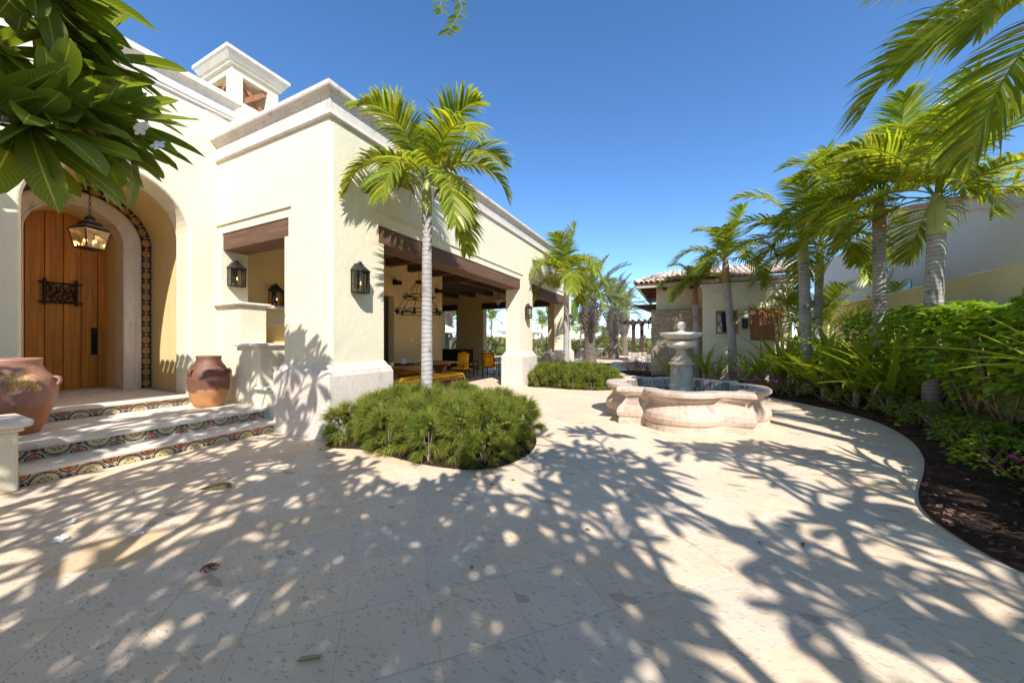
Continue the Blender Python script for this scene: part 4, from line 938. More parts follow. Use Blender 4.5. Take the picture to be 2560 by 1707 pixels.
g = MB(); g.box(1.86, 2.02, 14.02, 14.19, 1.85, 2.15); g.box(1.84, 2.04, 14.0, 14.199, 2.151, 2.18); g.build('meter_box', 'dark_metal_green', ca, bevel=.006)
# eaves, fascia, rafters, roof
cb((-1.62, .66, 14.58, 14.72, 3.50, 3.66), 'fascia', 'fascia', .01); cb((-1.62, -1.5, 14.721, 21.5, 3.50, 3.66), 'fascia', 'fascia', .01); cb((.661, 3.9, 14.35, 14.5, 3.50, 3.64), 'fascia', 'fascia', .01)
cb((-1.499, 3.9, 14.722, 21.4, 3.60, 3.63), 'soffit', 'cedar')
for x in (-.6, .35): cb((x - .07, x + .07, 14.74, 15.24, 3.44, 3.599), 'rafter_tail', 'dark_wood')
for y in (15.6, 16.6, 17.6): cb((-1.49, -.93, y - .06, y + .06, 3.46, 3.599), 'rafter_tail', 'dark_wood')
g = MB(); g.add([(-1.68, 14.52, 3.662), (3.95, 14.30, 3.662), (3.95, 18, 4.75), (-.2, 17.4, 4.55), (-1.68, 21.5, 3.662), (3.95, 21.5, 4.75)], [(0, 1, 2, 3), (0, 3, 4), (3, 2, 5, 4)]); g.build('roof_plane', 'red_clay', ca)
def barrel_mesh(L=.42, r0=.085, r1=.07):
    g = MB(); n = 7; vs = []
    for (y, r) in ((0, r0), (L, r1)):
        for rr2 in (r, r - .016):
            vs += [(rr2 * math.cos(PI * k / n), y, rr2 * math.sin(PI * k / n) + (y * .05)) for k in range(n + 1)]
    w = n + 1; fs = []
    for k in range(n): fs += [(k, k + 1, 2 * w + k + 1, 2 * w + k), (w + k + 1, w + k, 3 * w + k, 3 * w + k + 1), (k + 1, k, w + k, w + k + 1)]
    g.add(vs, fs); me = g.mesh('roof_tile'); me.materials.append(M['roof_tile']); me.polygons.foreach_set('use_smooth', [True] * len(me.polygons)); return me
BT = barrel_mesh(); rt_ = random.Random(8); slope = math.atan2(4.6 - 3.66, 17.6 - 14.55)
cnt = 0
for i in range(29):
    x = -1.60 + i * .19
    for j in range(8):
        if j * .36 > (x + 1.68) * 2.0 + .2: continue
        y = 14.48 - (.10 if x > .66 else 0) + j * .36 * math.cos(slope); z = 3.672 + j * .36 * math.sin(slope)
        o = put('roof_tile', BT, ca, loc=(x + rt_.uniform(-.012, .012), y, z + rt_.uniform(0, .012)), rot=(slope, 0, rt_.uniform(-.04, .04))); cnt += 1
for j in range(14):
    y = 14.75 + j * .42
    for k in range(3): put('roof_tile', BT, ca, loc=(-1.72 + k * .36 * .9, y, 3.672 + k * .12), rot=(slope * .9, 0, R(-90)))
for k in range(7): put('roof_tile', BT, ca, loc=(-1.66 + k * .19, 14.6 + k * .36, 3.74 + k * .10), rot=(slope * .8, 0, R(-27)), scale=(1.15, 1.0, 1.15))
t = thing('wall_lantern', 'black wall lantern on the hidden side of the guest house above the rubble pier', 'lantern', (-1.1, 16.2, 2.2))
g = MB(); g.box(-1.14, -.93, 16.17, 16.23, 2.44, 2.48); g.build('bracket', 'iron', t)
g = MB(); a4 = [(-1.28, 16.08), (-1.06, 16.08), (-1.06, 16.32), (-1.28, 16.32)]
for x, y in a4: g.tube([(x, y, 1.95), (x, y, 2.32)], .012, 4)
g.build('frame', 'iron', t); g = MB(); g.prism(a4, 2.32, 2.34); g.prism(a4, 1.93, 1.95); g.lathe([(.13, 2.34), (.05, 2.46), (.02, 2.50)], (-1.17, 16.2, 0), 4); g.build('cap', 'iron', t)
g = MB(); g.add([(x, y, 1.95) for x, y in a4] + [(x, y, 2.32) for x, y in a4], [(i, (i + 1) % 4, 4 + (i + 1) % 4, 4 + i) for i in range(4)]); g.build('glass', 'lantern_glass', t)

# ------------------------------------------------------------------ neighbour: boundary wall and house
bw = tag(MB().box(4.9, 5.15, -6, 20, 0, 2.66).build('boundary_wall', 'stucco', None, bevel=.015), 'long tan boundary wall with flat top behind the hedge', 'wall')
nb = thing('neighbour_house', 'grey-cream neighbouring house rising behind the boundary wall with oval grilled window', 'house', (7.0, 14, 0))
g = MB(); g.prism_x([(4.0, 0), (26, 0), (26, 5.6), (17.9, 5.9), (14.0, 4.98), (12.2, 4.53), (4.0, 2.9)][::1], 7.0, 7.3); g.build('wall', 'stucco_neighbour', nb, fix=True)
g = MB(); g.prism_x([(4.0, 2.9), (12.2, 4.53), (14.0, 4.98), (17.9, 5.9), (17.9, 6.2), (14.0, 5.26), (12.2, 4.81), (4.0, 3.15)], 6.86, 7.0); g.build('fascia', 'fascia', nb, fix=True)
g = MB(); g.prism_x([(4.0, 3.16), (12.2, 4.82), (14.0, 5.27), (17.9, 6.21), (17.9, 6.31), (14.0, 5.37), (12.2, 4.92), (4.0, 3.26)], 6.7, 7.6); g.build('roof_edge', 'red_clay', nb, fix=True)
def oval(cy_, cz_, ry, rz, n=24): return [(cy_ + ry * math.cos(2 * PI * k / n), cz_ + rz * math.sin(2 * PI * k / n)) for k in range(n)]
g = MB(); g.tube([(6.97, y, z) for y, z in oval(18.2, 4.3, .55, .62)] + [(6.97, 18.75, 4.3)], .07, 6); g.build('oval_frame', 'coping', nb, smooth=True)
g = MB(); g.add([(6.985, y, z) for y, z in oval(18.2, 4.3, .53, .6)], [tuple(range(24))]); g.build('oval_pane', 'window_glass', nb)
g = MB()
for k in range(5): g.tube([(6.8, 17.8 + k * .2, 3.75), (6.75, 17.8 + k * .2, 4.1), (6.8, 17.8 + k * .2, 4.7)], .012, 4)
for z in (3.75, 4.25, 4.7): g.tube([(6.8, 17.7, z), (6.8, 18.7, z)], .012, 4)
g.build('window_grille', 'iron', nb)
for k in range(6): g = MB(); g.box(6.965, 6.995, 16.35, 16.75, 4.05 + k * .055, 4.05 + k * .055 + .03); g.build('vent_slat', 'stucco_neighbour', nb)
g = MB(); g.box(6.98, 6.998, 16.5, 17.3, 2.9, 3.5); g.build('low_window', 'window_glass', nb)

# ------------------------------------------------------------------ tiled entry porch to the left of the steps
ep = thing('entry_porch', 'small tiled porch roof on timber posts beside the low entrance wall', 'porch', (-6.3, -1.2, 0))
g = MB(); g.prism_x([(-3.2, 3.57), (.60, 3.57), (.60, 3.65), (-1.2, 4.17), (-3.2, 3.65)], -7.55, -5.62); g.build('roof_deck', 'cedar', ep, fix=True)
for k in range(10):
    for j in range(5):
        put('roof_tile', BT, ep, loc=(-7.46 + k * .195, .74 - j * .38, 3.67 + j * .11), rot=(-.28, 0, R(180)), world=True)
for x in (-7.4, -5.8):
    g = MB(); g.box(x - .09, x + .09, -2.6, -2.42, 0, 3.569); g.build('post', 'dark_wood', ep)

# ------------------------------------------------------------------ vegetation builders
UP = Vector((0, 0, 1))
def frond(rng, o, az, el, L, droop, wind=(0, 0, 0), nl=54, ll=.55, lw=.036, curl=.8, v=.30, start=.16, tipang=28, baseang=66, stiff=False, rw=.016, segs=3):
    """one pinnate leaf: midrib plus two rows of leaflets, returns MB"""
    g = MB(); W = Vector(wind); d = Vector((math.cos(az) * math.cos(el), math.sin(az) * math.cos(el), math.sin(el))); n = 16; P = [Vector(o)]; st = L / n; T = [d.copy()]
    for i in range(n):
        f = (i + 1) / n; d = (d + Vector((0, 0, -droop / n * (.35 + 1.5 * f))) + W * (1.6 * f / n)).normalized(); P.append(P[-1] + d * st); T.append(d.copy())
    g.tube(P, [rw * (1 - .85 * i / n) for i in range(n + 1)], 4)
    for i in range(nl):
        t_ = start + (1 - start) * (i + .5) / nl; q = t_ * n; k = min(int(q), n - 1); p = P[k].lerp(P[k + 1], q - k); tt = T[k].lerp(T[k + 1], q - k).normalized()
        side = tt.cross(UP)
        side = side.normalized() if side.length > .05 else Vector((-math.sin(az), math.cos(az), 0))
        nrm = side.cross(tt).normalized(); s_ = (t_ - start) / (1 - start)
        ln = ll * (.45 + .75 * math.sin(PI * min(1, s_ * .85 + .12))) * rng.uniform(.86, 1.12)
        if s_ > .85: ln *= 1 - (s_ - .85) * 2.2
        ang = R(baseang + (tipang - baseang) * s_) + rng.uniform(-.10, .10)
        for sg in (-1, 1):
            dr = (side * sg * math.sin(ang) + tt * math.cos(ang) + nrm * (v * rng.uniform(.6, 1.3))).normalized()
            pp = p.copy(); w = lw * rng.uniform(.8, 1.15); wv = (dr.cross(nrm)).normalized(); wv = (wv + nrm * rng.uniform(-.35, .35)).normalized()
            b = len(g.v); wd = [.55, 1.0, .72, 0.0] if segs == 3 else [.6, 1.0, 0]
            for q2 in range(segs + 1):
                if q2 == segs: g.v.append(tuple(pp))
                else: g.v += [tuple(pp - wv * w * wd[q2] * .5), tuple(pp + wv * w * wd[q2] * .5)]
                dr = (dr + Vector((0, 0, -curl / segs * (.4 + q2 * .5))) + W * (.5 / segs)).normalized(); pp = pp + dr * (ln / segs)
            for q2 in range(segs - 1): g.f.append((b + 2 * q2, b + 2 * q2 + 1, b + 2 * q2 + 3, b + 2 * q2 + 2))
            g.f.append((b + 2 * segs - 2, b + 2 * segs - 1, b + 2 * segs))
    return g
def palm(label, loc, zb, zt, r, seed, nf=13, L=1.75, wind=(0, 0, 0), lean=(0, 0), brown=False, group='crownshaft palms', els=None, azs=None, ll=.55, r1=None, spear=True, lw=.042):
    """crownshaft palm: tapered ringed trunk to zb, green shaft zb..zt, arching fronds"""
    rng = random.Random(seed); t = thing('palm_tree', label, 'palm tree', loc, group=group)
    def part(nm, g, mat, sm=True): o = g.build(nm, mat, None, smooth=sm); o.parent = t; return o
    r1 = r1 or r * .72; N = 46; pts = []; rad = []
    for i in range(N + 1):
        f = i / N; pts.append((lean[0] * f * f, lean[1] * f * f, -0.05 + (zb + .05) * f)); rad.append((r + (r1 - r) * min(1, f * 1.25)) * (1 + .018 * math.sin(i * 2.4) + rng.uniform(-.008, .008)) * (1 + .25 * max(0, .08 - f) / .08))
    g = MB(); g.tube(pts, rad, 14); part('trunk', g, 'palm_trunk')
    tp = Vector((lean[0], lean[1], zb)); dx = Vector((lean[0], lean[1], 0)) * .12
    g = MB(); hsh = zt - zb
    g.tube([tp + Vector((0, 0, -.02)), tp + Vector((0, 0, hsh * .06)), tp + dx * .3 + Vector((0, 0, hsh * .3)), tp + dx * .6 + Vector((0, 0, hsh * .65)), tp + dx + Vector((0, 0, hsh))], [r1 * .98, r1 * 1.10, r1 * 1.06, r1 * .88, r1 * .55], 14); part('crownshaft', g, 'shaft_brown' if brown else 'palm_shaft')
    top_ = tp + dx + Vector((0, 0, hsh * .92))
    for k in range(nf):
        az = (azs[k] if azs else k * 2.39996 + rng.uniform(-.25, .25)); el = els[k] if els else R(78 - 70 * (k / (nf - 1)) + rng.uniform(-7, 7))
        dr = (1.55 + 1.35 * (1 - el / R(85)) + rng.uniform(-.2, .3)) * (1.0 - .32 * min(1, Vector(wind).length))
        g = frond(rng, top_ + Vector((math.cos(az) * .02, math.sin(az) * .02, rng.uniform(-.06, .05))), az, el, L * rng.uniform(.88, 1.1), dr, wind, ll=ll, lw=lw)
        part('frond', g, 'palm_leaf', False)
    if spear:
        g = MB(); e = top_ + Vector((.05, .04, .95 * L * .6)); g.tube([top_, top_.lerp(e, .5), e], [.03, .022, .003], 6); part('spear_leaf', g, 'areca_leaf')
    g = MB()
    for k in range(7):
        a = rng.uniform(0, 6.28); p = tp + Vector((math.cos(a) * r1, math.sin(a) * r1, hsh * .95)); g.tube([p, p + Vector((math.cos(a) * .15, math.sin(a) * .15, -.12)), p + Vector((math.cos(a) * .2, math.sin(a) * .2, -rng.uniform(.35, .7)))], .004, 4)
    part('fibre', g, 'stem_tan')
    return t
WND = Vector((-rtv.x, -rtv.y, 0))      # breeze from the right of the courtyard
palm('slender palm with yellow-green shaft rising from the feathery shrub by the pavilion corner', (-3.73, 4.5, 0), 3.5, 4.08, .10, 21, nf=14, L=1.62, wind=WND * .10, r1=.078, ll=.47)
palm('slender palm rising from the second feathery shrub beside the middle column', (-3.56, 11.6, 0), 3.1, 3.72, .11, 22, nf=14, L=1.75, wind=WND * .15, r1=.09, brown=True)
palm('palm with pale thick trunk and green shaft standing in the hedge before the boundary wall', (3.88, 8.56, 0), 3.25, 3.95, .125, 23, nf=15, L=2.1, wind=WND * .75, r1=.115, ll=.62, lean=(.08, .05))
palm('palm with brown fibrous shaft standing in the hedge beside the strap-leaved lilies', (3.73, 9.93, 0), 3.75, 4.45, .12, 24, nf=15, L=2.1, wind=WND * .75, brown=True, r1=.10, ll=.62)
palm('straight palm with grey trunk and yellow-green shaft among the tall strap-leaved lilies', (2.9, 11.4, 0), 3.45, 4.15, .13, 25, nf=12, L=2.1, wind=WND * .7, r1=.115, lean=(-.05, .05), ll=.6)
palm('leaning palm with slim ringed trunk and pale green shaft behind the lilies', (3.35, 12.3, 0), 3.25, 4.1, .115, 26, nf=11, L=2.1, wind=WND * .7, r1=.095, lean=(.12, .2), ll=.6)
palm('palm with brown shaft in front of the guest house window', (1.53, 13.5, 0), 3.35, 4.2, .14, 27, nf=10, L=1.7, wind=WND * .6, brown=True, r1=.11, lean=(-.2, -.06), ll=.58)
palm('thin palm with orange shaft in front of the rubble stone pier', (.51, 14.55, 0), 2.75, 3.5, .12, 28, nf=9, L=1.4, wind=WND * .5, brown=True, r1=.10, lean=(-.05, 0), ll=.5)
palm('palm beside the courtyard path whose long fronds sweep over the hedge', (3.3, 5.05, 0), 4.0, 4.65, .13, 29, nf=14, L=1.8, wind=WND * .6, r1=.11, ll=.62)

def areca(label, loc, seed, nf, H, L):
    rng = random.Random(seed); t = thing('areca_palm', label, 'palm', loc, group='clumping palms behind the bed')
    for k in range(5):
        a = k * 1.3; p = Vector((math.cos(a) * .25, math.sin(a) * .25, 0)); g = MB(); g.tube([p, p * 1.3 + Vector((0, 0, H * .6)), p * 1.8 + Vector((0, 0, H))], [.05, .045, .035], 8); o = g.build('stem', 'palm_shaft', None, smooth=True); o.parent = t
    for k in range(nf):
        a = k * 2.4 + rng.uniform(-.3, .3); p = Vector((math.cos(a) * .3, math.sin(a) * .3, H * rng.uniform(.75, 1.0)))
        g = frond(rng, p, a, R(rng.uniform(25, 78)), L * rng.uniform(.8, 1.1), rng.uniform(1.1, 1.9), WND * .2, nl=34, ll=.42, lw=.03, curl=.25, v=.45); o = g.build('frond', 'areca_leaf', None); o.parent = t
    return t
areca('bright green clumping palm beside the guest house wall', (3.75, 13.9, 0), 31, 16, 1.9, 1.9)
areca('dark clumping palm between the boundary wall and the neighbouring house', (6.0, 15.5, 0), 32, 14, 2.2, 1.9)
areca('clumping palm against the corner of the guest house with arching shaded fronds', (3.1, 14.9 - 1.05, 0), 33, 9, 2.3, 1.6)

def date_palm(label, loc, H, seed, nf=34, L=2.9):
    rng = random.Random(seed); t = thing('date_palm', label, 'palm tree', loc, group='date palms beyond the pavilion')
    g = MB(); rad = lambda z: .40 + .06 * max(0, 1 - z / .5) - .08 * min(1, z / 1.8) + (.20 * max(0, min(1, (z - H * .48) / (H * .2))) if z < H * .85 else .20 - .22 * (z - H * .85) / (H * .15))
    g.tube([(0, 0, z_ / 20 * H) for z_ in range(21)], [rad(z_ / 20 * H) * .85 for z_ in range(21)], 14); o = g.build('trunk', 'date_boot', None, smooth=True); o.parent = t
    g = MB(); nb_ = int(H * 95)
    for i in range(nb_):
        z = H * (i / nb_); a = i * 2.39996; r = rad(z) * .82; up_ = z > H * .48; d = Vector((math.cos(a), math.sin(a), 0)); s = Vector((-d.y, d.x, 0))
        ln = rng.uniform(.16, .34) if up_ else .07; w = .055 if up_ else .085; p = Vector((0, 0, z)) + d * r; tip = p + d * (ln if up_ else .075) + Vector((0, 0, (.16 if up_ else .09)))
        th = .06
        g.add([p - s * w, p + s * w, p + Vector((0, 0, -th)) + d * .03, tip - s * w * .45, tip + s * w * .45, tip + Vector((0, 0, -.03))], [(0, 1, 4, 3), (1, 2, 5, 4), (2, 0, 3, 5), (3, 4, 5)])
    o = stuff(g.build('leaf_bases', 'date_boot', None)); o.parent = t
    for k in range(nf):
        a = k * 2.39996; el = R(86 - 80 * (k / nf) ** 1.1 + rng.uniform(-6, 6)); g = frond(rng, (math.cos(a) * .12, math.sin(a) * .12, H - .05), a, el, L * rng.uniform(.8, 1.1), .55 + .9 * (k / nf), WND * -.25, nl=46, ll=.44, lw=.042, curl=.15, v=.35, start=.22, tipang=22, baseang=48, rw=.03, segs=2)
        o = g.build('frond', 'date_leaf', None); o.parent = t
    return t
date_palm('stout date palm with shaggy diamond-patterned trunk just beyond the pavilion end', (-4.9, 20.6, 0), 3.85, 41)
date_palm('date palm standing in a ring of red-leaved mulch by the pool terrace', (-4.76, 28.0, 0), 3.9, 42)
date_palm('farthest date palm of the row beside the dark pergola', (-5.2, 36.5, 0), 4.2, 43, nf=28)
date_palm('date palm standing behind the white umbrella outside the pavilion window', (-15.6, 20.8, 0), 3.9, 44, nf=26)
for i, (x, y, rr0) in enumerate(((-4.9, 20.6, 1.1), (-4.76, 28, 1.3), (-5.2, 36.5, 1.3))):
    g = MB(); rg = random.Random(i + 70)
    for k in range(420):
        a = rg.uniform(0, 6.28); r = rr0 * math.sqrt(rg.uniform(.12, 1)); c_ = Vector((x + r * math.cos(a), y + r * math.sin(a), .02)); d = Vector((rg.uniform(-1, 1), rg.uniform(-1, 1), rg.uniform(.2, 1.4))).normalized(); s = d.orthogonal().normalized() * .03; e = c_ + d * rg.uniform(.08, .2)
        g.add([c_ - s, c_ + s, e], [(0, 1, 2)])
    stuff(tag(g.build('ground_cover', 'mulch'), 'low reddish ground cover ringing the foot of a date palm', 'ground cover', 'red ground cover rings'))

# ---- feathery mounded shrubs
def inpoly(p, poly):
    c_ = False; n = len(poly)
    for i in range(n):
        a, b = poly[i], poly[i - 1]
        if (a[1] > p[1]) != (b[1] > p[1]) and p[0] < (b[0] - a[0]) * (p[1] - a[1]) / (b[1] - a[1]) + a[0]: c_ = not c_
    return c_
def edgedist(p, poly):
    best = 9; P_ = Vector(p); n = len(poly)
    for i in range(n):
        a, b = Vector(poly[i]), Vector(poly[i - 1]); ab = b - a; t_ = max(0, min(1, (P_ - a).dot(ab) / ab.dot(ab))); best = min(best, (a + ab * t_ - P_).length)
    return best
def feather_shrub(label, poly, H, nclump, ntuft, nbl, seed, blen=.22, bw=.0042, inset=.16):
    """mounded feathery plant: overlapping clumps, each a hemisphere of fine drooping sprays with dark hollows between"""
    rng = random.Random(seed); cx_ = sum(p[0] for p in poly) / len(poly); cy_ = sum(p[1] for p in poly) / len(poly)
    t = thing('feathery_shrub', label, 'shrub', (cx_, cy_, 0)); g = MB(); stems = MB(); xs = [p[0] for p in poly]; ys = [p[1] for p in poly]; cl = []; tries = 0
    while len(cl) < nclump and tries < 20000:
        tries += 1; x, y = rng.uniform(min(xs), max(xs)), rng.uniform(min(ys), max(ys))
        if not inpoly((x, y), poly) or edgedist((x, y), poly) < inset: continue
        if all((x - c[0]) ** 2 + (y - c[1]) ** 2 > .27 ** 2 for c in cl): cl.append((x, y))
    for (x, y) in cl:
        ed = edgedist((x, y), poly); r = rng.uniform(.19, .27); hh = H * min(1, .84 + (ed - inset) * .7) * rng.uniform(.80, 1.12)
        base = Vector((x, y, max(.02, hh - r * 1.35)))
        for k in range(3): a_ = k * 2.1; stems.tube([(x, y, 0), tuple(base + Vector((math.cos(a_) * r * .3, math.sin(a_) * r * .3, r * .3)))], [.005, .003], 4)
        sway = Vector((rng.uniform(-.35, .35), rng.uniform(-.35, .35), 0))
        for q in range(ntuft):
            u = rng.uniform(0, 6.28); w = rng.uniform(-.75, 1); rad_ = math.sqrt(1 - min(1, w * w)); dirv = Vector((math.cos(u) * rad_, math.sin(u) * rad_, w))
            zc = hh - r * 1.1; zz = zc + w * r * .8 if w > 0 else zc * (1 + w)      # skirt hangs down to the soil
            c_ = Vector((x + dirv.x * r * .75, y + dirv.y * r * .75, max(.05, zz)))
            axis = (dirv * .9 + UP * .35 + sway).normalized()
            for k in range(nbl):
                d = (axis + Vector((rng.gauss(0, .38), rng.gauss(0, .38), rng.gauss(0, .35)))).normalized(); L = blen * rng.uniform(.5, 1.25); s = d.cross(Vector((rng.uniform(-1, 1), rng.uniform(-1, 1), rng.uniform(-1, 1)))).normalized() * bw
                p0 = c_ - d * .04; p1 = p0 + d * L * .5; d2 = (d + Vector((0, 0, -.55 * rng.uniform(.3, 1.6)))).normalized(); p2 = p1 + d2 * L * .5
                if p2.z < .02: p2.z = .02
                g.add([p0 - s * .6, p0 + s * .6, p1 + s * .8, p1 - s * .8, p2], [(0, 1, 2, 3), (3, 2, 4)])
    stuff(g.build('foliage', 'feather_leaf', t)); stuff(stems.build('stems', 'bark', t))
    return t
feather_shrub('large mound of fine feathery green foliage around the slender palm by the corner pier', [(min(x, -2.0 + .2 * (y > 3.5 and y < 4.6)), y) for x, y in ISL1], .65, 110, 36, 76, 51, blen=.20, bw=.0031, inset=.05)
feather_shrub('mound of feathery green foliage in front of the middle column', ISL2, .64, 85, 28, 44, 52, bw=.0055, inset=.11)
# ---- leaf meshes
def leaf_mesh(name, mat, L, W, kind='oval', fold=.25, droop=.25, n=7, twist=0.0):
    g = MB(); vs = []; uv = []
    for i in range(n + 1):
        t_ = i / n
        if kind == 'plumeria': w = W * .5 * min(1, .12 + 1.25 * t_ ** .85) * math.sqrt(max(0.0, 1 - t_ ** 5))
        elif kind == 'heart': w = W * .5 * (math.sin(PI * (t_ ** .6)) ** .9 if 0 < t_ < 1 else 0)
        elif kind == 'strap': w = W * .5 * (min(1, .55 + t_ * 2) * (1 - max(0, (t_ - .35) / .65) ** 1.7))
        else: w = W * .5 * math.sin(PI * t_) ** .8
        x = L * t_ * (1 - .12 * droop * t_); z = -droop * L * t_ * t_ * .8; f = fold * w
        c_, s_ = math.cos(twist * t_), math.sin(twist * t_)
        vs += [(x, -w * c_, z + f - w * s_), (x, 0, z), (x, w * c_, z + f + w * s_)]; uv += [(0, t_), (.5, t_), (1, t_)]
    fs = []
    for i in range(n): a = i * 3; fs += [(a, a + 3, a + 4, a + 1), (a + 1, a + 4, a + 5, a + 2)]
    g.add(vs, fs); me = g.mesh(name); ul = me.uv_layers.new(name='UVMap')
    for p in me.polygons:
        for li in p.loop_indices: ul.data[li].uv = uv[me.loops[li].vertex_index]
    me.polygons.foreach_set('use_smooth', [True] * len(me.polygons)); me.materials.append(M[mat]); return me
def orient(d, roll=0.0, up=UP):
    """rotation with local X along d and local Z near up"""
    d = Vector(d).normalized(); y = Vector(up).cross(d); y = y.normalized() if y.length > 1e-4 else Vector((0, 1, 0)); z = d.cross(y); m = Matrix((d, y, z)).transposed(); return (m @ Matrix.Rotation(roll, 3, 'X'))
def bake(g, me, loc, rot, sc, uvs=None):
    b = len(g.v)
    for v in me.vertices: g.v.append(tuple(Vector(loc) + rot @ (v.co * sc)))
    for p in me.polygons: g.f.append(tuple(b + i for i in p.vertices))
def uv_copy(o, me_src, count):
    """carry the source leaf UVs onto a baked foliage mesh"""
    src = me_src.uv_layers[0].data; flat = [c_ for d in src for c_ in d.uv]; ul = o.data.uv_layers.new(name='UVMap'); ul.data.foreach_set('uv', flat * count)
PLV = [leaf_mesh('leaf', 'plumeria_leaf', .39, .108, 'plumeria', .30, dp, 10, tw2) for dp, tw2 in ((.15, 0), (.32, .25), (.5, -.2), (.05, .3))]

def plumeria_tree(label, loc, H, spread, seed, trunk_r=.11, levels=4, nleaf=15, visible_tips=None, lean=(0, 0), sizes=1.0):
    rng = random.Random(seed); t = thing('plumeria_tree', label, 'tree', loc, group='plumeria trees around the forecourt'); wood_ = MB(); tips = []
    def grow(p, d, L, r, lev):
        q = p + d * L; wq = Vector(loc) + q; ff = wq.x * fwv.x + wq.y * fwv.y; lt = wq.x * rtv.x + wq.y * rtv.y
        if lev < levels - 1 and ff > .1 and abs(lt) < 1.5 * ff + .5 and wq.z - 1.4 < 1.0 * ff + .45: return      # pruned clear of the path
        mid = p.lerp(q, .5) + Vector((rng.uniform(-.06, .06), rng.uniform(-.06, .06), rng.uniform(0, .05))) * L
        wood_.tube([p, mid, q], [r, r * .88, r * .78], 7)
        if lev == 0: tips.append((q, d)); return
        nb2 = 3 if rng.random() < .65 else 2; a0 = rng.uniform(0, 6.28)
        for k in range(nb2):
            a = a0 + 2 * PI * k / nb2 + rng.uniform(-.3, .3); sp = rng.uniform(.55, .95) * spread; u = d.orthogonal().normalized(); w = d.cross(u); nd = (d + (u * math.cos(a) + w * math.sin(a)) * sp + UP * .12).normalized()
            if nd.z < .02: nd.z = .05; nd.normalize()
            grow(q, nd, L * rng.uniform(.62, .82), r * .68, lev - 1)
    grow(Vector((0, 0, -.05)), Vector((lean[0], lean[1], 1)).normalized(), H * .40, trunk_r, levels)
    o = wood_.build('trunk', 'bark', None, smooth=True); o.parent = t
    g = MB(); cnt_ = 0; me = PLV[0]
    for q, d in tips:
        for k in range(nleaf):
            a = k * 2.4 + rng.uniform(-.2, .2); u = d.orthogonal().normalized(); w = d.cross(u); el = rng.uniform(.05, .75); ld = ((u * math.cos(a) + w * math.sin(a)) * math.cos(el) + d * math.sin(el)).normalized()
            bake(g, PLV[0], q + d * rng.uniform(-.06, .06), orient(ld, rng.uniform(-.3, .3)), rng.uniform(.75, 1.1) * sizes); cnt_ += 1
    o = stuff(g.build('foliage', 'plumeria_leaf', None, smooth=True)); o.parent = t; uv_copy(o, PLV[0], cnt_)
    return t
plumeria_tree('plumeria tree with forked bare branches beside the forecourt paving', (-.75, -1.7, 0), 3.9, .95, 61, levels=5, nleaf=5)
plumeria_tree('plumeria tree leaning over the courtyard from the hedge side', (2.9, -.55, 0), 4.0, .95, 62, levels=5, nleaf=11)
plumeria_tree('plumeria tree standing farther back by the drive', (1.0, -3.4, 0), 4.4, .95, 63, levels=5, nleaf=7)
plumeria_tree('tall plumeria tree added out of view to screen sky light', (-3.5, -8.2, 0), 5.6, .95, 65, trunk_r=.15, levels=5, nleaf=13)  # unseen tree, added behind to cut the sky fill
plumeria_tree('wide plumeria tree added out of view to screen sky light', (5.0, -9.5, 0), 5.6, .95, 66, trunk_r=.16, levels=5, nleaf=13)  # second added tree out of view, blocks low sky light
plumeria_tree('plumeria tree spreading over the entrance steps', (-3.6, -1.9, 0), 4.3, .9, 64, levels=5, nleaf=14)

# foreground plumeria branch reaching into view at the upper left, every leaf its own part
pb = thing('plumeria_branch', 'plumeria branch with big glossy veined leaves hanging before the entrance wall', 'branch', (-3.3, -.6, 2.3))
FWD3 = Vector((fwv.x, fwv.y, 0)); RT3 = Vector((rtv.x, rtv.y, 0))
tipsP = [(Vector((-2.453, 0.419, 2.395)), Vector((-2.217, 0.590, 2.401))), (Vector((-2.375, 0.346, 2.267)), Vector((-2.117, 0.472, 2.208))), (Vector((-2.743, 0.445, 2.928)), Vector((-2.587, 0.577, 2.893))), (Vector((-2.904, 0.590, 2.781)), Vector((-2.631, 0.778, 2.716))), (Vector((-2.740, 0.336, 2.626)), Vector((-2.504, 0.450, 2.645))), (Vector((-2.404, 0.277, 2.235)), Vector((-2.229, 0.362, 2.203))), (Vector((-2.781, 0.538, 2.450)), Vector((-2.508, 0.726, 2.393))), (Vector((-2.588, 0.409, 2.982)), Vector((-2.437, 0.483, 2.907))), (Vector((-2.784, 0.592, 2.896)), Vector((-2.600, 0.737, 2.804))), (Vector((-2.491, 0.568, 2.468)), Vector((-2.309, 0.712, 2.398)))]
rootP = Vector((-3.25, -.75, 2.35)); g = MB()
for a, b in tipsP: g.tube([rootP, rootP.lerp(a, .5) + UP * .08, a, a.lerp(b, .25)], [.035, .026, .017, .013], 7)
g.build('stem', 'bark', pb, smooth=True)
rng = random.Random(77)
for (a, b) in tipsP:
    ax = (b - a).normalized(); o_ = a.lerp(b, .25)
    u = ax.orthogonal().normalized(); w = ax.cross(u)
    for k in range(19):
        ang = k * 2.4 + rng.uniform(-.3, .3); el = rng.uniform(.15, 1.3); ld = ((u * math.cos(ang) + w * math.sin(ang)) * math.cos(el) + ax * math.sin(el) + RT3 * .25 + Vector((0, 0, -.22))).normalized()
        lf = put('leaf', rng.choice(PLV), pb); rm = orient(ld, rng.uniform(-.6, .6), UP + RT3 * .2).to_4x4(); rm.translation = o_ + ax * rng.uniform(-.1, .08); lf.matrix_basis = rm @ Matrix.Scale(rng.uniform(.78, 1.08), 4)
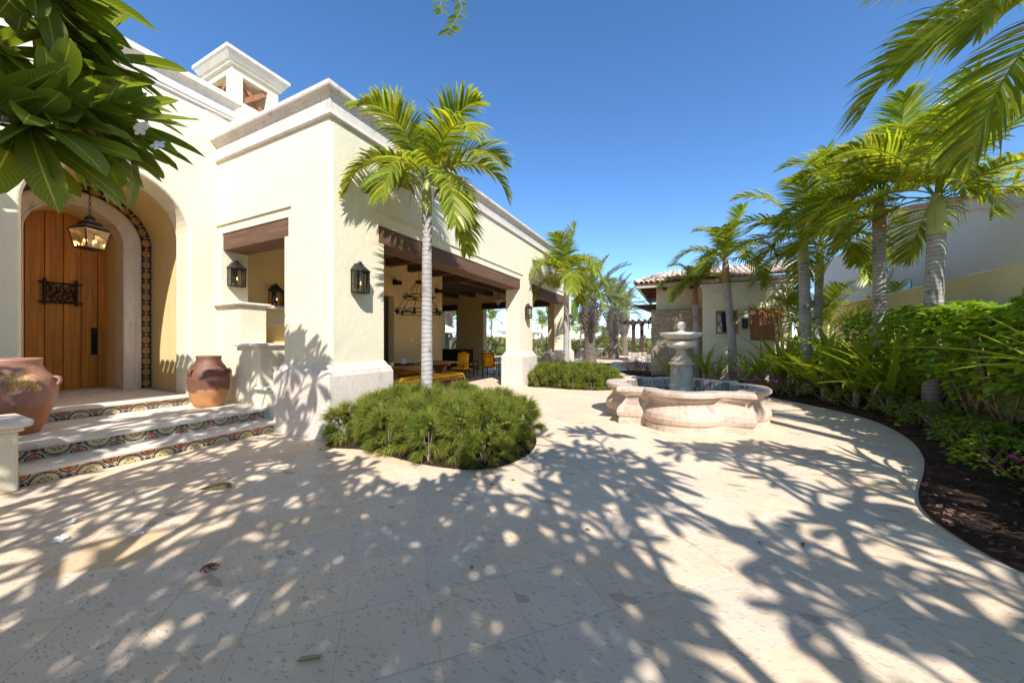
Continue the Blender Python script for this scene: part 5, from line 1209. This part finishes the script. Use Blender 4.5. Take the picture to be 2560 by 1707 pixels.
# plumeria flower cluster
def flower(parent, loc, rot, s, name='petal'):
    me = leaf_mesh('petal', 'petal_white', .05, .034, 'plumeria', .2, .15, 5)
    for k in range(5):
        o = put(name, me, parent); m4 = Matrix.Translation(loc) @ rot.to_4x4() @ Matrix.Rotation(k * 2 * PI / 5, 4, 'Z') @ Matrix.Rotation(-.35, 4, 'Y') @ Matrix.Scale(s, 4); o.matrix_basis = m4
fl_ = thing('flower_cluster', 'white plumeria flowers at the tip of the hanging branch', 'flowers', Vector((-1.851, 0.601, 2.196)))
for k in range(4):
    d = Vector((rng.uniform(-1, 1), rng.uniform(-1, 1), rng.uniform(-.6, 1))).normalized(); flower(fl_, Vector((-1.851, 0.601, 2.196)) + d * .03, orient(d) @ Matrix.Rotation(R(90), 3, 'Y'), .62)

# fern-leaved tree overhead: only a sprig hangs into view
t = thing('feather_leaf_sprig', 'dark sprig of small paired leaflets hanging into the sky', 'branch', Vector((-1.504, 2.049, 4.225)))
g = MB(); p0 = Vector((-1.475, 2.062, 4.287)); tw_pts = [(p0, Vector((-1.447, 2.076, 3.912)), Vector((-1.414, 2.092, 3.787)), Vector((-1.475, 2.062, 3.663)), Vector((-1.532, 2.035, 3.594))), (p0, Vector((-1.532, 2.035, 3.944)), Vector((-1.554, 2.024, 3.819)), Vector((-1.543, 2.030, 3.744)))]
for tp_ in tw_pts: g.tube(tp_, [.004, .003, .0025, .002, .0015][:len(tp_)], 5)
g.tube([Vector((-1.090, 1.694, 5.360)), Vector((-1.306, 1.923, 4.804)), p0], [.012, .008, .004], 6); g.build('twig', 'bark', t)
SLM = leaf_mesh('leaflet', 'low_leaf', .075, .028, 'oval', .2, .2, 5)
for tp_ in tw_pts:
    for i in range(1, len(tp_)):
        for q in range(4):
            p = Vector(tp_[i - 1]).lerp(Vector(tp_[i]), q / 4); td = (Vector(tp_[i]) - Vector(tp_[i - 1])).normalized()
            for s in (-1, 1):
                ld = (RT3 * s + td * .35 + FWD3 * rng.uniform(-.3, .3)).normalized(); o = put('leaflet', SLM, t); rm = orient(ld, rng.uniform(-.5, .5)).to_4x4(); rm.translation = p; o.matrix_basis = rm @ Matrix.Scale(rng.uniform(.7, 1.1), 4)

# ---- hedge
HL = [leaf_mesh('leaf', 'hedge_leaf', .115, .095, 'heart', .18, dp, 4) for dp in (.2, .45)]
def hedge_shrub(loc, seed, H, rx, ry, nl, nparts, label, z0=.95):
    rng = random.Random(seed); t = thing('hedge_shrub', label, 'shrub', loc, group='broad-leaved hedge along the boundary wall'); w_ = MB()
    for k in range(11):
        a = rng.uniform(0, 6.28); b = Vector((rng.uniform(-.15, .15), rng.uniform(-.3, .3), 0)); e = Vector((math.cos(a) * rx * rng.uniform(.3, .9), math.sin(a) * ry * rng.uniform(.4, 1), H * rng.uniform(.7, .92))); m1 = b.lerp(e, .45) + Vector((rng.uniform(-.12, .12), rng.uniform(-.15, .15), -.08))
        w_.tube([b, m1, m1.lerp(e, .5) + Vector((rng.uniform(-.05, .05), rng.uniform(-.06, .06), .03)), e], [.022, .018, .012, .006], 6)
        for q in range(3): e2 = m1.lerp(e, rng.uniform(.1, .7)); w_.tube([e2, e2 + Vector((rng.uniform(-.25, .25), rng.uniform(-.25, .25), rng.uniform(.15, .4)))], [.009, .004], 5)
    o = w_.build('stems', 'stem_tan', None, smooth=True); o.parent = t
    g = MB(); cnt_ = 0; parts = 0
    for k in range(nl):
        a = rng.uniform(0, 6.28); rr2 = math.sqrt(rng.uniform(0, 1)); hz = rng.random()
        zz = z0 + (H - z0) * (1 - (1 - hz) ** 2); bul = .75 + .35 * math.sin(PI * min(1, (zz - z0) / (H - z0) * .8 + .2))
        x = math.cos(a) * rx * (rr2 if hz > .75 else .55 + .5 * rr2) * bul; y = math.sin(a) * ry * (rr2 if hz > .75 else .6 + .45 * rr2) * bul
        zz *= 1 + .08 * noise.noise(Vector((loc[0] + x, loc[1] + y, seed)) * 2.0)
        ld = Vector((math.cos(a) * .8 + rng.uniform(-.5, .5), math.sin(a) * .8 + rng.uniform(-.5, .5), rng.uniform(-.45, .35))).normalized(); rm = orient(ld, rng.uniform(-.5, .5)); sc = rng.uniform(.7, 1.2)
        if parts < nparts and hz > .8 and x < .2:
            parts += 1; lf = bpy.data.objects.new('leaf', rng.choice(HL)); COL.objects.link(lf); lf.parent = t; m4 = rm.to_4x4(); m4.translation = (x, y, zz + .02); lf.matrix_basis = m4 @ Matrix.Scale(sc * 1.1, 4)
        else: bake(g, HL[k % 2], (x, y, zz), rm, sc); cnt_ += 1
    o = stuff(g.build('foliage', 'hedge_leaf', None, smooth=True)); o.parent = t
    return t
hl_lab = 'broad-leaved hedge shrub with bare tan stems along the boundary wall'
for i, (x, y) in enumerate(((4.0, 2.6), (3.95, 3.7), (3.9, 4.75), (3.95, 5.8), (4.0, 6.85), (4.05, 7.85), (4.1, 8.9), (4.15, 10.0), (4.2, 11.1))): hedge_shrub((x, y, 0), 80 + i, 1.80 + .10 * (i % 3 == 0) + .02 * i, .66, .75, 1500 if i < 6 else 900, 42 if 1 <= i <= 6 else 10, hl_lab, z0=.62 if i < 5 else .85)

# ---- strap-leaved lilies
SV = [leaf_mesh('leaf', 'strap_leaf', L, w, 'strap', .35, dp, 9, tw2) for L, w, dp, tw2 in ((1.05, .085, .35, .2), (1.2, .075, .6, -.3), (.9, .09, .2, .15), (1.1, .07, .9, .4))]
def lily(loc, seed, sc, n, label, tilt=None, group='strap-leaved lilies in the bed', zb=0.0):
    rng = random.Random(seed); t = thing('strap_lily', label, 'plant', loc, group=group)
    for k in range(n):
        a = k * 2.4 + rng.uniform(-.3, .3); el = R(rng.uniform(35, 84)); ld = Vector((math.cos(a) * math.cos(el), math.sin(a) * math.cos(el), math.sin(el)))
        if tilt: ld = (ld + Vector(tilt)).normalized()
        o = bpy.data.objects.new('leaf', rng.choice(SV)); COL.objects.link(o); o.parent = t; m4 = orient(ld, rng.uniform(-.3, .3)).to_4x4(); m4.translation = (math.cos(a) * .05, math.sin(a) * .05, .22 * sc + zb + rng.uniform(-.05, .1)); o.matrix_basis = m4 @ Matrix.Scale(sc * rng.uniform(.75, 1.1), 4)
    g = MB(); g.tube([(0, 0, -.05), (.01, .01, .2 * sc + zb * .7), (0, 0, .4 * sc + zb)], [.06, .055, .03], 8); o = g.build('stalk', 'stem_tan', None, smooth=True); o.parent = t
    return t
ll_ = 'tall clump of arching strap leaves in the curved planting bed'
for i, (x, y, s) in enumerate(((2.6, 10.9, 1.4), (2.9, 10.2, 1.45), (3.2, 9.45, 1.45), (3.45, 8.8, 1.4), (3.25, 10.5, 1.6), (3.6, 9.6, 1.6), (2.95, 11.5, 1.55), (2.4, 11.7, 1.35), (3.75, 10.7, 1.6), (2.1, 12.3, 1.3), (3.5, 11.8, 1.6), (2.7, 12.6, 1.5), (3.75, 8.9, 1.5))): lily((x, y, .05), 100 + i, s, 19, ll_)
for i, (x, y, s) in enumerate(((.05, 13.95, .95), (.75, 13.5, 1.05), (1.05, 13.0, .9), (1.9, 13.1, .9), (-.45, 14.3, .75))): lily((x, y, .05), 130 + i, s, 15, 'clump of strap leaves below the guest house pier and window', group='strap-leaved lilies by the guest house')
lily((2.8, 4.2, .05), 140, .85, 20, 'big strap-leaved plant with yellow-tipped leaves at the edge of the path', tilt=tuple((-RT3 * .25)[:]), group=None, zb=.75)
# ---- low shrubs along the bed edge, bougainvillea
LL = leaf_mesh('leaf', 'low_leaf', .055, .034, 'oval', .2, .2, 3); LLb = leaf_mesh('leaf', 'hedge_leaf', .055, .036, 'oval', .2, .2, 3)
PB = leaf_mesh('bract', 'petal_purple', .035, .03, 'oval', .3, .1, 3)
def low_shrub(loc, seed, r, H, nl, label, nflow=0, mat='low_leaf', group='low shrubs edging the bed', name='low_shrub', cat='shrub'):
    rng = random.Random(seed); t = thing(name, label, cat, loc, group=group); w_ = MB()
    for k in range(8):
        a = rng.uniform(0, 6.28); e = Vector((math.cos(a) * r * .7, math.sin(a) * r * .7, H * rng.uniform(.5, .85))); w_.tube([(rng.uniform(-.04, .04), rng.uniform(-.04, .04), -.02), tuple(e * .5 + Vector((0, 0, -.02))), tuple(e)], [.012, .008, .004], 5)
    o = w_.build('stems', 'stem_tan', None, smooth=True); o.parent = t; g = MB()
    def pt(f=1.0):
        a = rng.uniform(0, 6.28); e = math.asin(rng.uniform(-.25, 1)); q = rng.uniform(.55, 1.0) ** .5 * f; bump = 1 + .3 * noise.noise(Vector((math.cos(a) * 2, math.sin(a) * 2, e * 2 + seed)))
        return Vector((math.cos(a) * math.cos(e) * r * q * bump, math.sin(a) * math.cos(e) * r * q * bump, H * .45 + math.sin(e) * H * .55 * q * bump)), a
    for k in range(nl):
        p, a = pt(); ld = Vector((math.cos(a) + rng.uniform(-.7, .7), math.sin(a) + rng.uniform(-.7, .7), rng.uniform(-.4, .6))).normalized(); bake(g, LL, p, orient(ld, rng.uniform(-.6, .6)), rng.uniform(.7, 1.25))
    o = stuff(g.build('foliage', mat, None, smooth=True)); o.parent = t
    if nflow:
        g = MB()
        for k in range(nflow):
            p, a = pt(1.05)
            if p.z < H * .45: continue
            for q in range(7):
                d = Vector((rng.uniform(-1, 1), rng.uniform(-1, 1), rng.uniform(-.3, 1))).normalized(); bake(g, PB, p + d * .025, orient(d, rng.uniform(-1, 1)), rng.uniform(.8, 1.2))
        o = stuff(g.build('blossom', 'petal_purple', None)); o.parent = t
    return t
pts_ = [(2.35, 10.6), (2.75, 9.9), (3.05, 9.2), (3.25, 8.5), (3.3, 7.8), (3.25, 7.1), (3.15, 6.4), (2.95, 5.75), (2.85, 5.15), (2.95, 4.55), (2.75, 4.05), (2.6, 3.6)]
for i, (x, y) in enumerate(pts_):
    low_shrub((x + .12, y, .03), 150 + i, .36 + .06 * (i % 3), .44 + .07 * (i % 2), 520 if i > 3 else 300, 'low small-leaved shrub edging the dark soil of the curved bed', nflow=2 if i in (8, 10) else 0, mat='hedge_leaf' if i in (8, 9) else 'low_leaf')
for i, (x, y) in enumerate(((2.0, 11.2), (1.6, 12.0), (2.25, 10.95), (1.15, 12.55))): low_shrub((x, y, .03), 170 + i, .36, .5, 320, 'low bush with magenta bougainvillea blossom behind the fountain', nflow=26, group='bougainvillea behind the fountain', name='bougainvillea')
for i, (x, y) in enumerate(((-1.75, 16.1), (-1.3, 15.4), (-2.1, 16.7))): low_shrub((x, y, .03), 180 + i, .5, .5, 420, 'rounded bush covered in bright purple blossom left of the rubble pier', nflow=60, group='purple flower bushes by the guest house', name='bougainvillea')
for i, (x, y) in enumerate(((-1.9, 19.0), (-1.5, 18.2), (-2.2, 20.0))): low_shrub((x, y, .03), 190 + i, .6, .85, 420, 'clipped dark green bush by the path behind the purple flowers', group='dark bushes by the path')

# ------------------------------------------------------------------ terrace beyond: pergola, umbrellas, loungers, pool, far planting, far roofs, hills
pg = thing('pergola', 'dark timber pergola with paired posts on pale plinths beyond the guest house', 'pergola', (-1.9, 26, 0))
for (x, y) in ((-3.05, 26.0), (-2.55, 26.6), (-.6, 26.0)):
    g = MB(); g.box(x - .3, x + .3, y - .3, y + .3, 0, .62); g.build('plinth', 'coping', pg, bevel=.02)
    g = MB(); g.box(x - .12, x + .12, y - .12, y + .12, .621, 2.55); g.box(x - .17, x + .17, y - .17, y + .17, 2.551, 2.66); g.build('post', 'dark_wood', pg)
for y in (25.9, 26.7): g = MB(); g.box(-4.0, .6, y - .07, y + .07, 2.661, 2.84); g.build('pergola_beam', 'dark_wood', pg)
for k in range(12): x = -3.9 + k * .4; g = MB(); g.box(x - .04, x + .04, 25.3, 27.3, 2.841, 2.96); g.build('rafter', 'dark_wood', pg)
t = thing('roof_overhang', 'dark timber eave projecting behind the guest house', 'eave', (-1.4, 19.0, 2.9)); g = MB(); g.prism_y([(-2.2, 3.25), (-.9, 3.25), (-.9, 2.95), (-1.5, 2.95)], 18.6, 20.2); g.build('eave_board', 'dark_wood', t, fix=True); g = MB(); g.box(-1.0, -.8, 18.8, 20.0, 0, 2.949); g.build('eave_post', 'dark_wood', t)
def umbrella(loc, label):
    t = thing('patio_umbrella', label, 'umbrella', loc, group='white umbrellas by the pool'); g = MB(); n = 8; R0 = 1.7
    vs = [(0, 0, 2.75)] + [(R0 * .5 * math.cos(2 * PI * k / n), R0 * .5 * math.sin(2 * PI * k / n), 2.42) for k in range(n)] + [(R0 * math.cos(2 * PI * k / n), R0 * math.sin(2 * PI * k / n), 2.12) for k in range(n)] + [(R0 * math.cos(2 * PI * k / n), R0 * math.sin(2 * PI * k / n), 1.97) for k in range(n)]
    fs = [(0, 1 + k, 1 + (k + 1) % n) for k in range(n)] + [(1 + r * n + k, 1 + (r + 1) * n + k, 1 + (r + 1) * n + (k + 1) % n, 1 + r * n + (k + 1) % n) for r in range(2) for k in range(n)]
    g.add(vs, fs); o = g.build('canopy', 'white_fabric', None); o.parent = t; g = MB(); g.tube([(0, 0, 0), (0, 0, 2.8)], .03, 8); o = g.build('pole', 'teak', None); o.parent = t
    g = MB(); g.lathe([(.3, 0), (.3, .06), (.05, .1)], (0, 0, 0), 16); o = g.build('base', 'dark_metal_green', None); o.parent = t
umbrella((-15.0, 19.2, 0), 'white umbrella just outside the sill-height pavilion window'); umbrella((-9.6, 21.0, 0), 'white umbrella beyond the wide far opening of the pavilion'); umbrella((-11.0, 24.5, 0), 'white umbrella farther back by the pool')
def lounger(loc, rz, label):
    t = thing('sun_lounger', label, 'lounger', loc, rz, group='loungers by the pool')
    def part(nm, g, mat): o = g.build(nm, mat, None); o.parent = t
    for k in range(7): g = MB(); g.box(-.32, .32, -.2 + k * .17, -.2 + k * .17 + .15, .30, .33); part('slat', g, 'lounger_wood')
    for k in range(5): a = k * .15 + .05; g = MB(); g.box(-.32, .32, -.22 - a * .72, -.22 - (a + .13) * .72 + .0, .33 + a * .75, .33 + (a + .13) * .75); part('slat', g, 'lounger_wood')
    for x in (-.3, .3):
        for y in (-.1, .85): g = MB(); g.box(x - .025, x + .025, y - .025, y + .025, 0, .30); part('leg', g, 'lounger_wood')
lounger((-6.6, 23.5, 0), R(60), 'grey timber lounger with raised back beside the stout date palm'); lounger((-6.3, 25.0, 0), R(60), 'grey timber lounger with raised back behind the stout date palm'); lounger((-6.0, 26.3, 0), R(60), 'grey timber lounger with raised back farther along the terrace'); lounger((-6.9, 19.0, 0), R(40), 'grey timber lounger at the pavilion end')
g = MB(); g.box(-15, -7.6, 20.5, 30, -.02, .006); struct(g.build('pool', 'water'))
def far_bush(loc, seed, r, H, mat, label, nl=260, group='far planting'):
    rng = random.Random(seed); t = thing('far_bush', label, 'bush', loc, group=group); g = MB()
    for k in range(nl):
        a = rng.uniform(0, 6.28); e = math.asin(rng.uniform(-.1, 1)); bump = 1 + .35 * noise.noise(Vector((math.cos(a) * 2, math.sin(a) * 2, e * 2.5 + seed))); q = rng.uniform(.6, 1) * bump
        p = Vector((math.cos(a) * math.cos(e) * r * q, math.sin(a) * math.cos(e) * r * q, max(.05, math.sin(e) * H * q))); d = Vector((math.cos(a), math.sin(a), rng.uniform(-.2, 1))).normalized(); s = d.orthogonal().normalized() * r * .09; l = d * r * rng.uniform(.18, .34); s2 = d.cross(s)
        s = (s * rng.uniform(-1, 1) + s2 * rng.uniform(-1, 1)); g.add([p - s, p + l * .5 - s * .6, p + l, p + l * .5 + s * .9], [(0, 1, 2, 3)])
    o = stuff(g.build('crown', mat, None)); o.parent = t; w_ = MB()
    for k in range(5): a = k * 1.3; w_.tube([(0, 0, -.3), (math.cos(a) * r * .3, math.sin(a) * r * .3, H * .5)], [r * .05, r * .02], 5)
    o = w_.build('trunk', 'bark', None); o.parent = t
rb = random.Random(5)
for i in range(58):
    u = i / 57; ang = R(-26 + 76 * u); d = rb.uniform(44, 62); p = FWD3 * d * math.cos(ang - R(12)) - RT3 * 0 + RT3 * (d * math.tan(R(-32) + R(56) * u)); 
    far_bush((p.x, p.y, -.3), 300 + i, rb.uniform(1.6, 3.2), rb.uniform(1.4, 2.6), rb.choice(['far_leaf', 'far_leaf', 'date_leaf']), 'leafy bush in the green belt beyond the terrace', 300)
for i, (x, y, r, h) in enumerate(((-8.5, 33, 1.6, 1.5), (-7.2, 34, 1.4, 1.3), (-10.5, 32, 1.7, 1.6), (-12.8, 32.5, 1.8, 1.8), (-15.5, 33, 2, 2), (-18, 31, 2, 2.2), (-20, 27, 2, 2.0), (-6.2, 43, 1.6, 1.6), (-3.5, 44, 1.8, 1.6), (-2.2, 40, 1.4, 1.3), (-.6, 42, 1.6, 1.6))): far_bush((x, y, 0), 370 + i, r, h, 'far_leaf', 'clipped shrub at the far edge of the pool terrace', 300, 'shrubs along the terrace edge')
def far_palm(loc, seed, H, label, mat='areca_leaf', L=2.2, nf=16, r=.14):
    rng = random.Random(seed); t = thing('far_palm', label, 'palm tree', loc, group='palms in the distance'); g = MB(); g.tube([(0, 0, -.3), (.1, .05, H * .5), (.2, 0, H)], [r * 1.2, r, r * .8], 8); o = g.build('trunk', 'bark', None, smooth=True); o.parent = t
    for k in range(nf): a = k * 2.4; o = frond(rng, (.2, 0, H), a, R(80 - 85 * k / nf), L * rng.uniform(.85, 1.1), 1.3, (0, 0, 0), nl=22, ll=.6, lw=.07, curl=.4, segs=2).build('frond', mat, None); o.parent = t
far_palm((-9.4, 31.0, 0), 401, 2.6, 'tall green palm seen through the wide far opening'); far_palm((-8.2, 36.0, 0), 402, 1.9, 'small palm with yellowing fronds behind the date palms', 'yellow_leaf', 2.4, 12); far_palm((-13.6, 35, 0), 403, 3.0, 'palm rising over the pool umbrellas'); far_palm((-17.5, 24, 0), 404, 3.2, 'green palm outside the sill-height pavilion window'); far_palm((-6.6, 33.5, 0), 405, 1.3, 'short fan of spiky fronds near the loungers', 'date_leaf', 1.8, 16)
far_palm((-12.0, 45, 0), 406, 3.4, 'distant palm crown above the green belt'); far_palm((-21.5, 38, 0), 407, 4.0, 'distant tall palm standing alone past the pool')
# traveller-type banana leaves by the pavilion end
t = thing('banana_plant', 'banana-like plant with broad paddle leaves beyond the last column', 'plant', (-5.45, 17.6, 0))
BN = leaf_mesh('leaf', 'banana_leaf', 1.45, .52, 'oval', .2, .25, 9)
for k, (az, el) in enumerate(((R(40), R(78)), (R(-20), R(64)), (R(110), R(55)), (R(200), R(58)), (R(-80), R(50)), (R(70), R(66)))):
    ld = Vector((math.cos(az) * math.cos(el), math.sin(az) * math.cos(el), math.sin(el))); b0 = Vector((0, 0, 1.75)); g = MB(); g.tube([(0, 0, .8), tuple(b0), tuple(b0 + ld * .5)], [.035, .03, .02], 6); o = g.build('leaf_stalk', 'palm_shaft', None, smooth=True); o.parent = t
    o = bpy.data.objects.new('leaf', BN); COL.objects.link(o); o.parent = t; m4 = orient(ld, rng.uniform(-.5, .5), Vector((.6, -.8, .3))).to_4x4(); m4.translation = b0 + ld * .5; o.matrix_basis = m4
g = MB(); g.tube([(0, 0, -.02), (.02, 0, 1.0), (0, 0, 1.8)], [.14, .11, .07], 10); o = g.build('trunk', 'palm_shaft', None, smooth=True); o.parent = t
def far_villa(loc, w, d, h, rz, label):
    t = thing('far_villa', label, 'house', loc, rz, group='villas in the distance'); 
    g = MB(); g.box(-w / 2, w / 2, -d / 2, d / 2, -1, h); o = g.build('wall', 'stucco', None); o.parent = t
    g = MB(); e = .5; g.add([(-w / 2 - e, -d / 2 - e, h), (w / 2 + e, -d / 2 - e, h), (w / 2 + e, d / 2 + e, h), (-w / 2 - e, d / 2 + e, h), (-w / 4, 0, h + 1.2), (w / 4, 0, h + 1.2)], [(0, 1, 5, 4), (1, 2, 5), (2, 3, 4, 5), (3, 0, 4), (3, 2, 1, 0)]); o = g.build('roof', 'red_clay', None); o.parent = t
    for k in range(3): x = -w / 2 + w * (k + .5) / 3; g = MB(); g.box(x - .5, x + .5, -d / 2 - .03, -d / 2 + .02, .3, h - .4); o = g.build('window', 'window_glass', None); o.parent = t
far_villa((-24, 70, -1.6), 12, 8, 2.6, .2, 'distant villa with red roof seen through the wide far opening'); far_villa((-12, 76, -1.6), 10, 8, 2.4, -.2, 'distant villa with red roof between the date palms'); far_villa((-36, 64, -1.6), 12, 8, 2.8, .4, 'distant villa with red roof behind the umbrella outside the window')
g = MB(); vs = []; NH = 90
for i in range(NH + 1):
    a = R(-70 + 140 * i / NH); d = 4200; p = FWD3 * d * math.cos(a) + RT3 * d * math.sin(a); hh = 25 + 45 * max(0, noise.noise(Vector((i * .11, 3, 0))) + .35); vs += [(p.x, p.y, -5), (p.x, p.y, hh), (p.x * 1.15, p.y * 1.15, -5)]
g.add(vs, [f for i in range(NH) for f in ((i * 3, i * 3 + 3, i * 3 + 4, i * 3 + 1), (i * 3 + 1, i * 3 + 4, i * 3 + 5, i * 3 + 2))]); struct(g.build('hills', 'far_hill', smooth=True))

# ------------------------------------------------------------------ litter on the paving
FLL = leaf_mesh('fallen_leaf', 'dry_leaf', .30, .075, 'plumeria', .9, .1, 8, .5)
o = put('fallen_leaf', FLL); o.location = (-4.02, 1.62, .028); o.rotation_euler = (R(8), 0, R(47)); tag(o, 'large curled brown-green leaf lying on the paving before the steps', 'leaf')
for i, (x, y, lb) in enumerate(((-4.21, .93, 'wilted white flower lying on the paving nearest the steps'), (-3.91, .81, 'crumpled white flower lying on the shaded paving'), (-3.52, 1.07, 'open five-petalled white flower lying on the paving'))):
    t = thing('fallen_flower', lb, 'flower', (x, y, 0), group='white flowers fallen on the paving'); flower(t, Vector((x, y, .014)), Matrix.Rotation(i * 1.1, 3, 'Z') @ Matrix.Rotation((.5, .4, .1)[i], 3, 'X'), .85)
g = MB()
for k in range(6): a = k * 1.05; g.tube([(-2.62 + math.cos(a + q_ * .55) * .011 * q_, 1.12 + math.sin(a + q_ * .55) * .011 * q_, .006 + .014 * math.sin(q_ * .8)) for q_ in range(6)], [.005, .005, .004, .004, .003, .002], 5)
tag(g.build('dry_twig', 'rust_twig'), 'small curled rusty dry twig on the paving', 'twig')
t = thing('fallen_sprig', 'little green fern-like sprig lying on the paving', 'sprig', (-1.47, .99, 0)); g = MB(); g.tube([(-1.52, .955, .006), (-1.425, 1.02, .01)], .0015, 4); g.build('twig', 'bark', t)
for k in range(8):
    p = Vector((-1.505, .965, .01)).lerp(Vector((-1.43, 1.015, .012)), k / 8)
    for s in (-1, 1): o = put('leaflet', SLM, t); rm = orient(Vector((.6 - s * .6, .4 + s * .9, .1))).to_4x4(); rm.translation = p; o.matrix_basis = rm @ Matrix.Scale(.26, 4)

# chips and fallen leaves lying on the soil
g = MB(); rg = random.Random(9)
for k in range(1500):
    i = rg.randrange(nE - 1); p = edge[i].lerp(edge[i + 1], rg.random()); tt_ = rg.random() ** 1.6 * .75; x = p.x + .03 + (5.0 - p.x) * tt_; z = .012 + .10 * (1 - (1 - tt_) ** 3) + .012
    a = rg.uniform(0, 6.28); L = rg.uniform(.012, .045); w = L * rg.uniform(.25, .6); d = Vector((math.cos(a), math.sin(a), rg.uniform(-.3, .5))) * L; sd = Vector((-math.sin(a), math.cos(a), rg.uniform(-.4, .4))) * w; c_ = Vector((x, p.y, z + .01))
    g.add([c_ - d, c_ + sd, c_ + d, c_ - sd], [(0, 1, 2, 3)])
stuff(tag(g.build('bed_litter', 'mulch'), 'bark chips and dry leaf bits scattered on the curved bed', 'litter'))
# few small dry leaves and petals blown along the paving
SDL = leaf_mesh('small_leaf', 'dry_leaf', .05, .022, 'oval', .5, .3, 4)
for k in range(16):
    x, y = rg.choice([(-5.3, 1.6), (-5.4, 2.8), (-4.2, 2.9), (2.4, 5.6), (2.6, 7.2), (-1.6, 3.4), (.9, 3.2), (-.8, 2.2)]); x += rg.uniform(-.45, .2); y += rg.uniform(-.5, .5)
    o = put('small_dry_leaf', SDL); o.location = (x, y, .012); o.rotation_euler = (rg.uniform(-.2, .2), rg.uniform(-.1, .1), rg.uniform(0, 6.28)); tag(o, 'tiny dry leaf blown along the paving', 'leaf', 'tiny dry leaves on the paving')
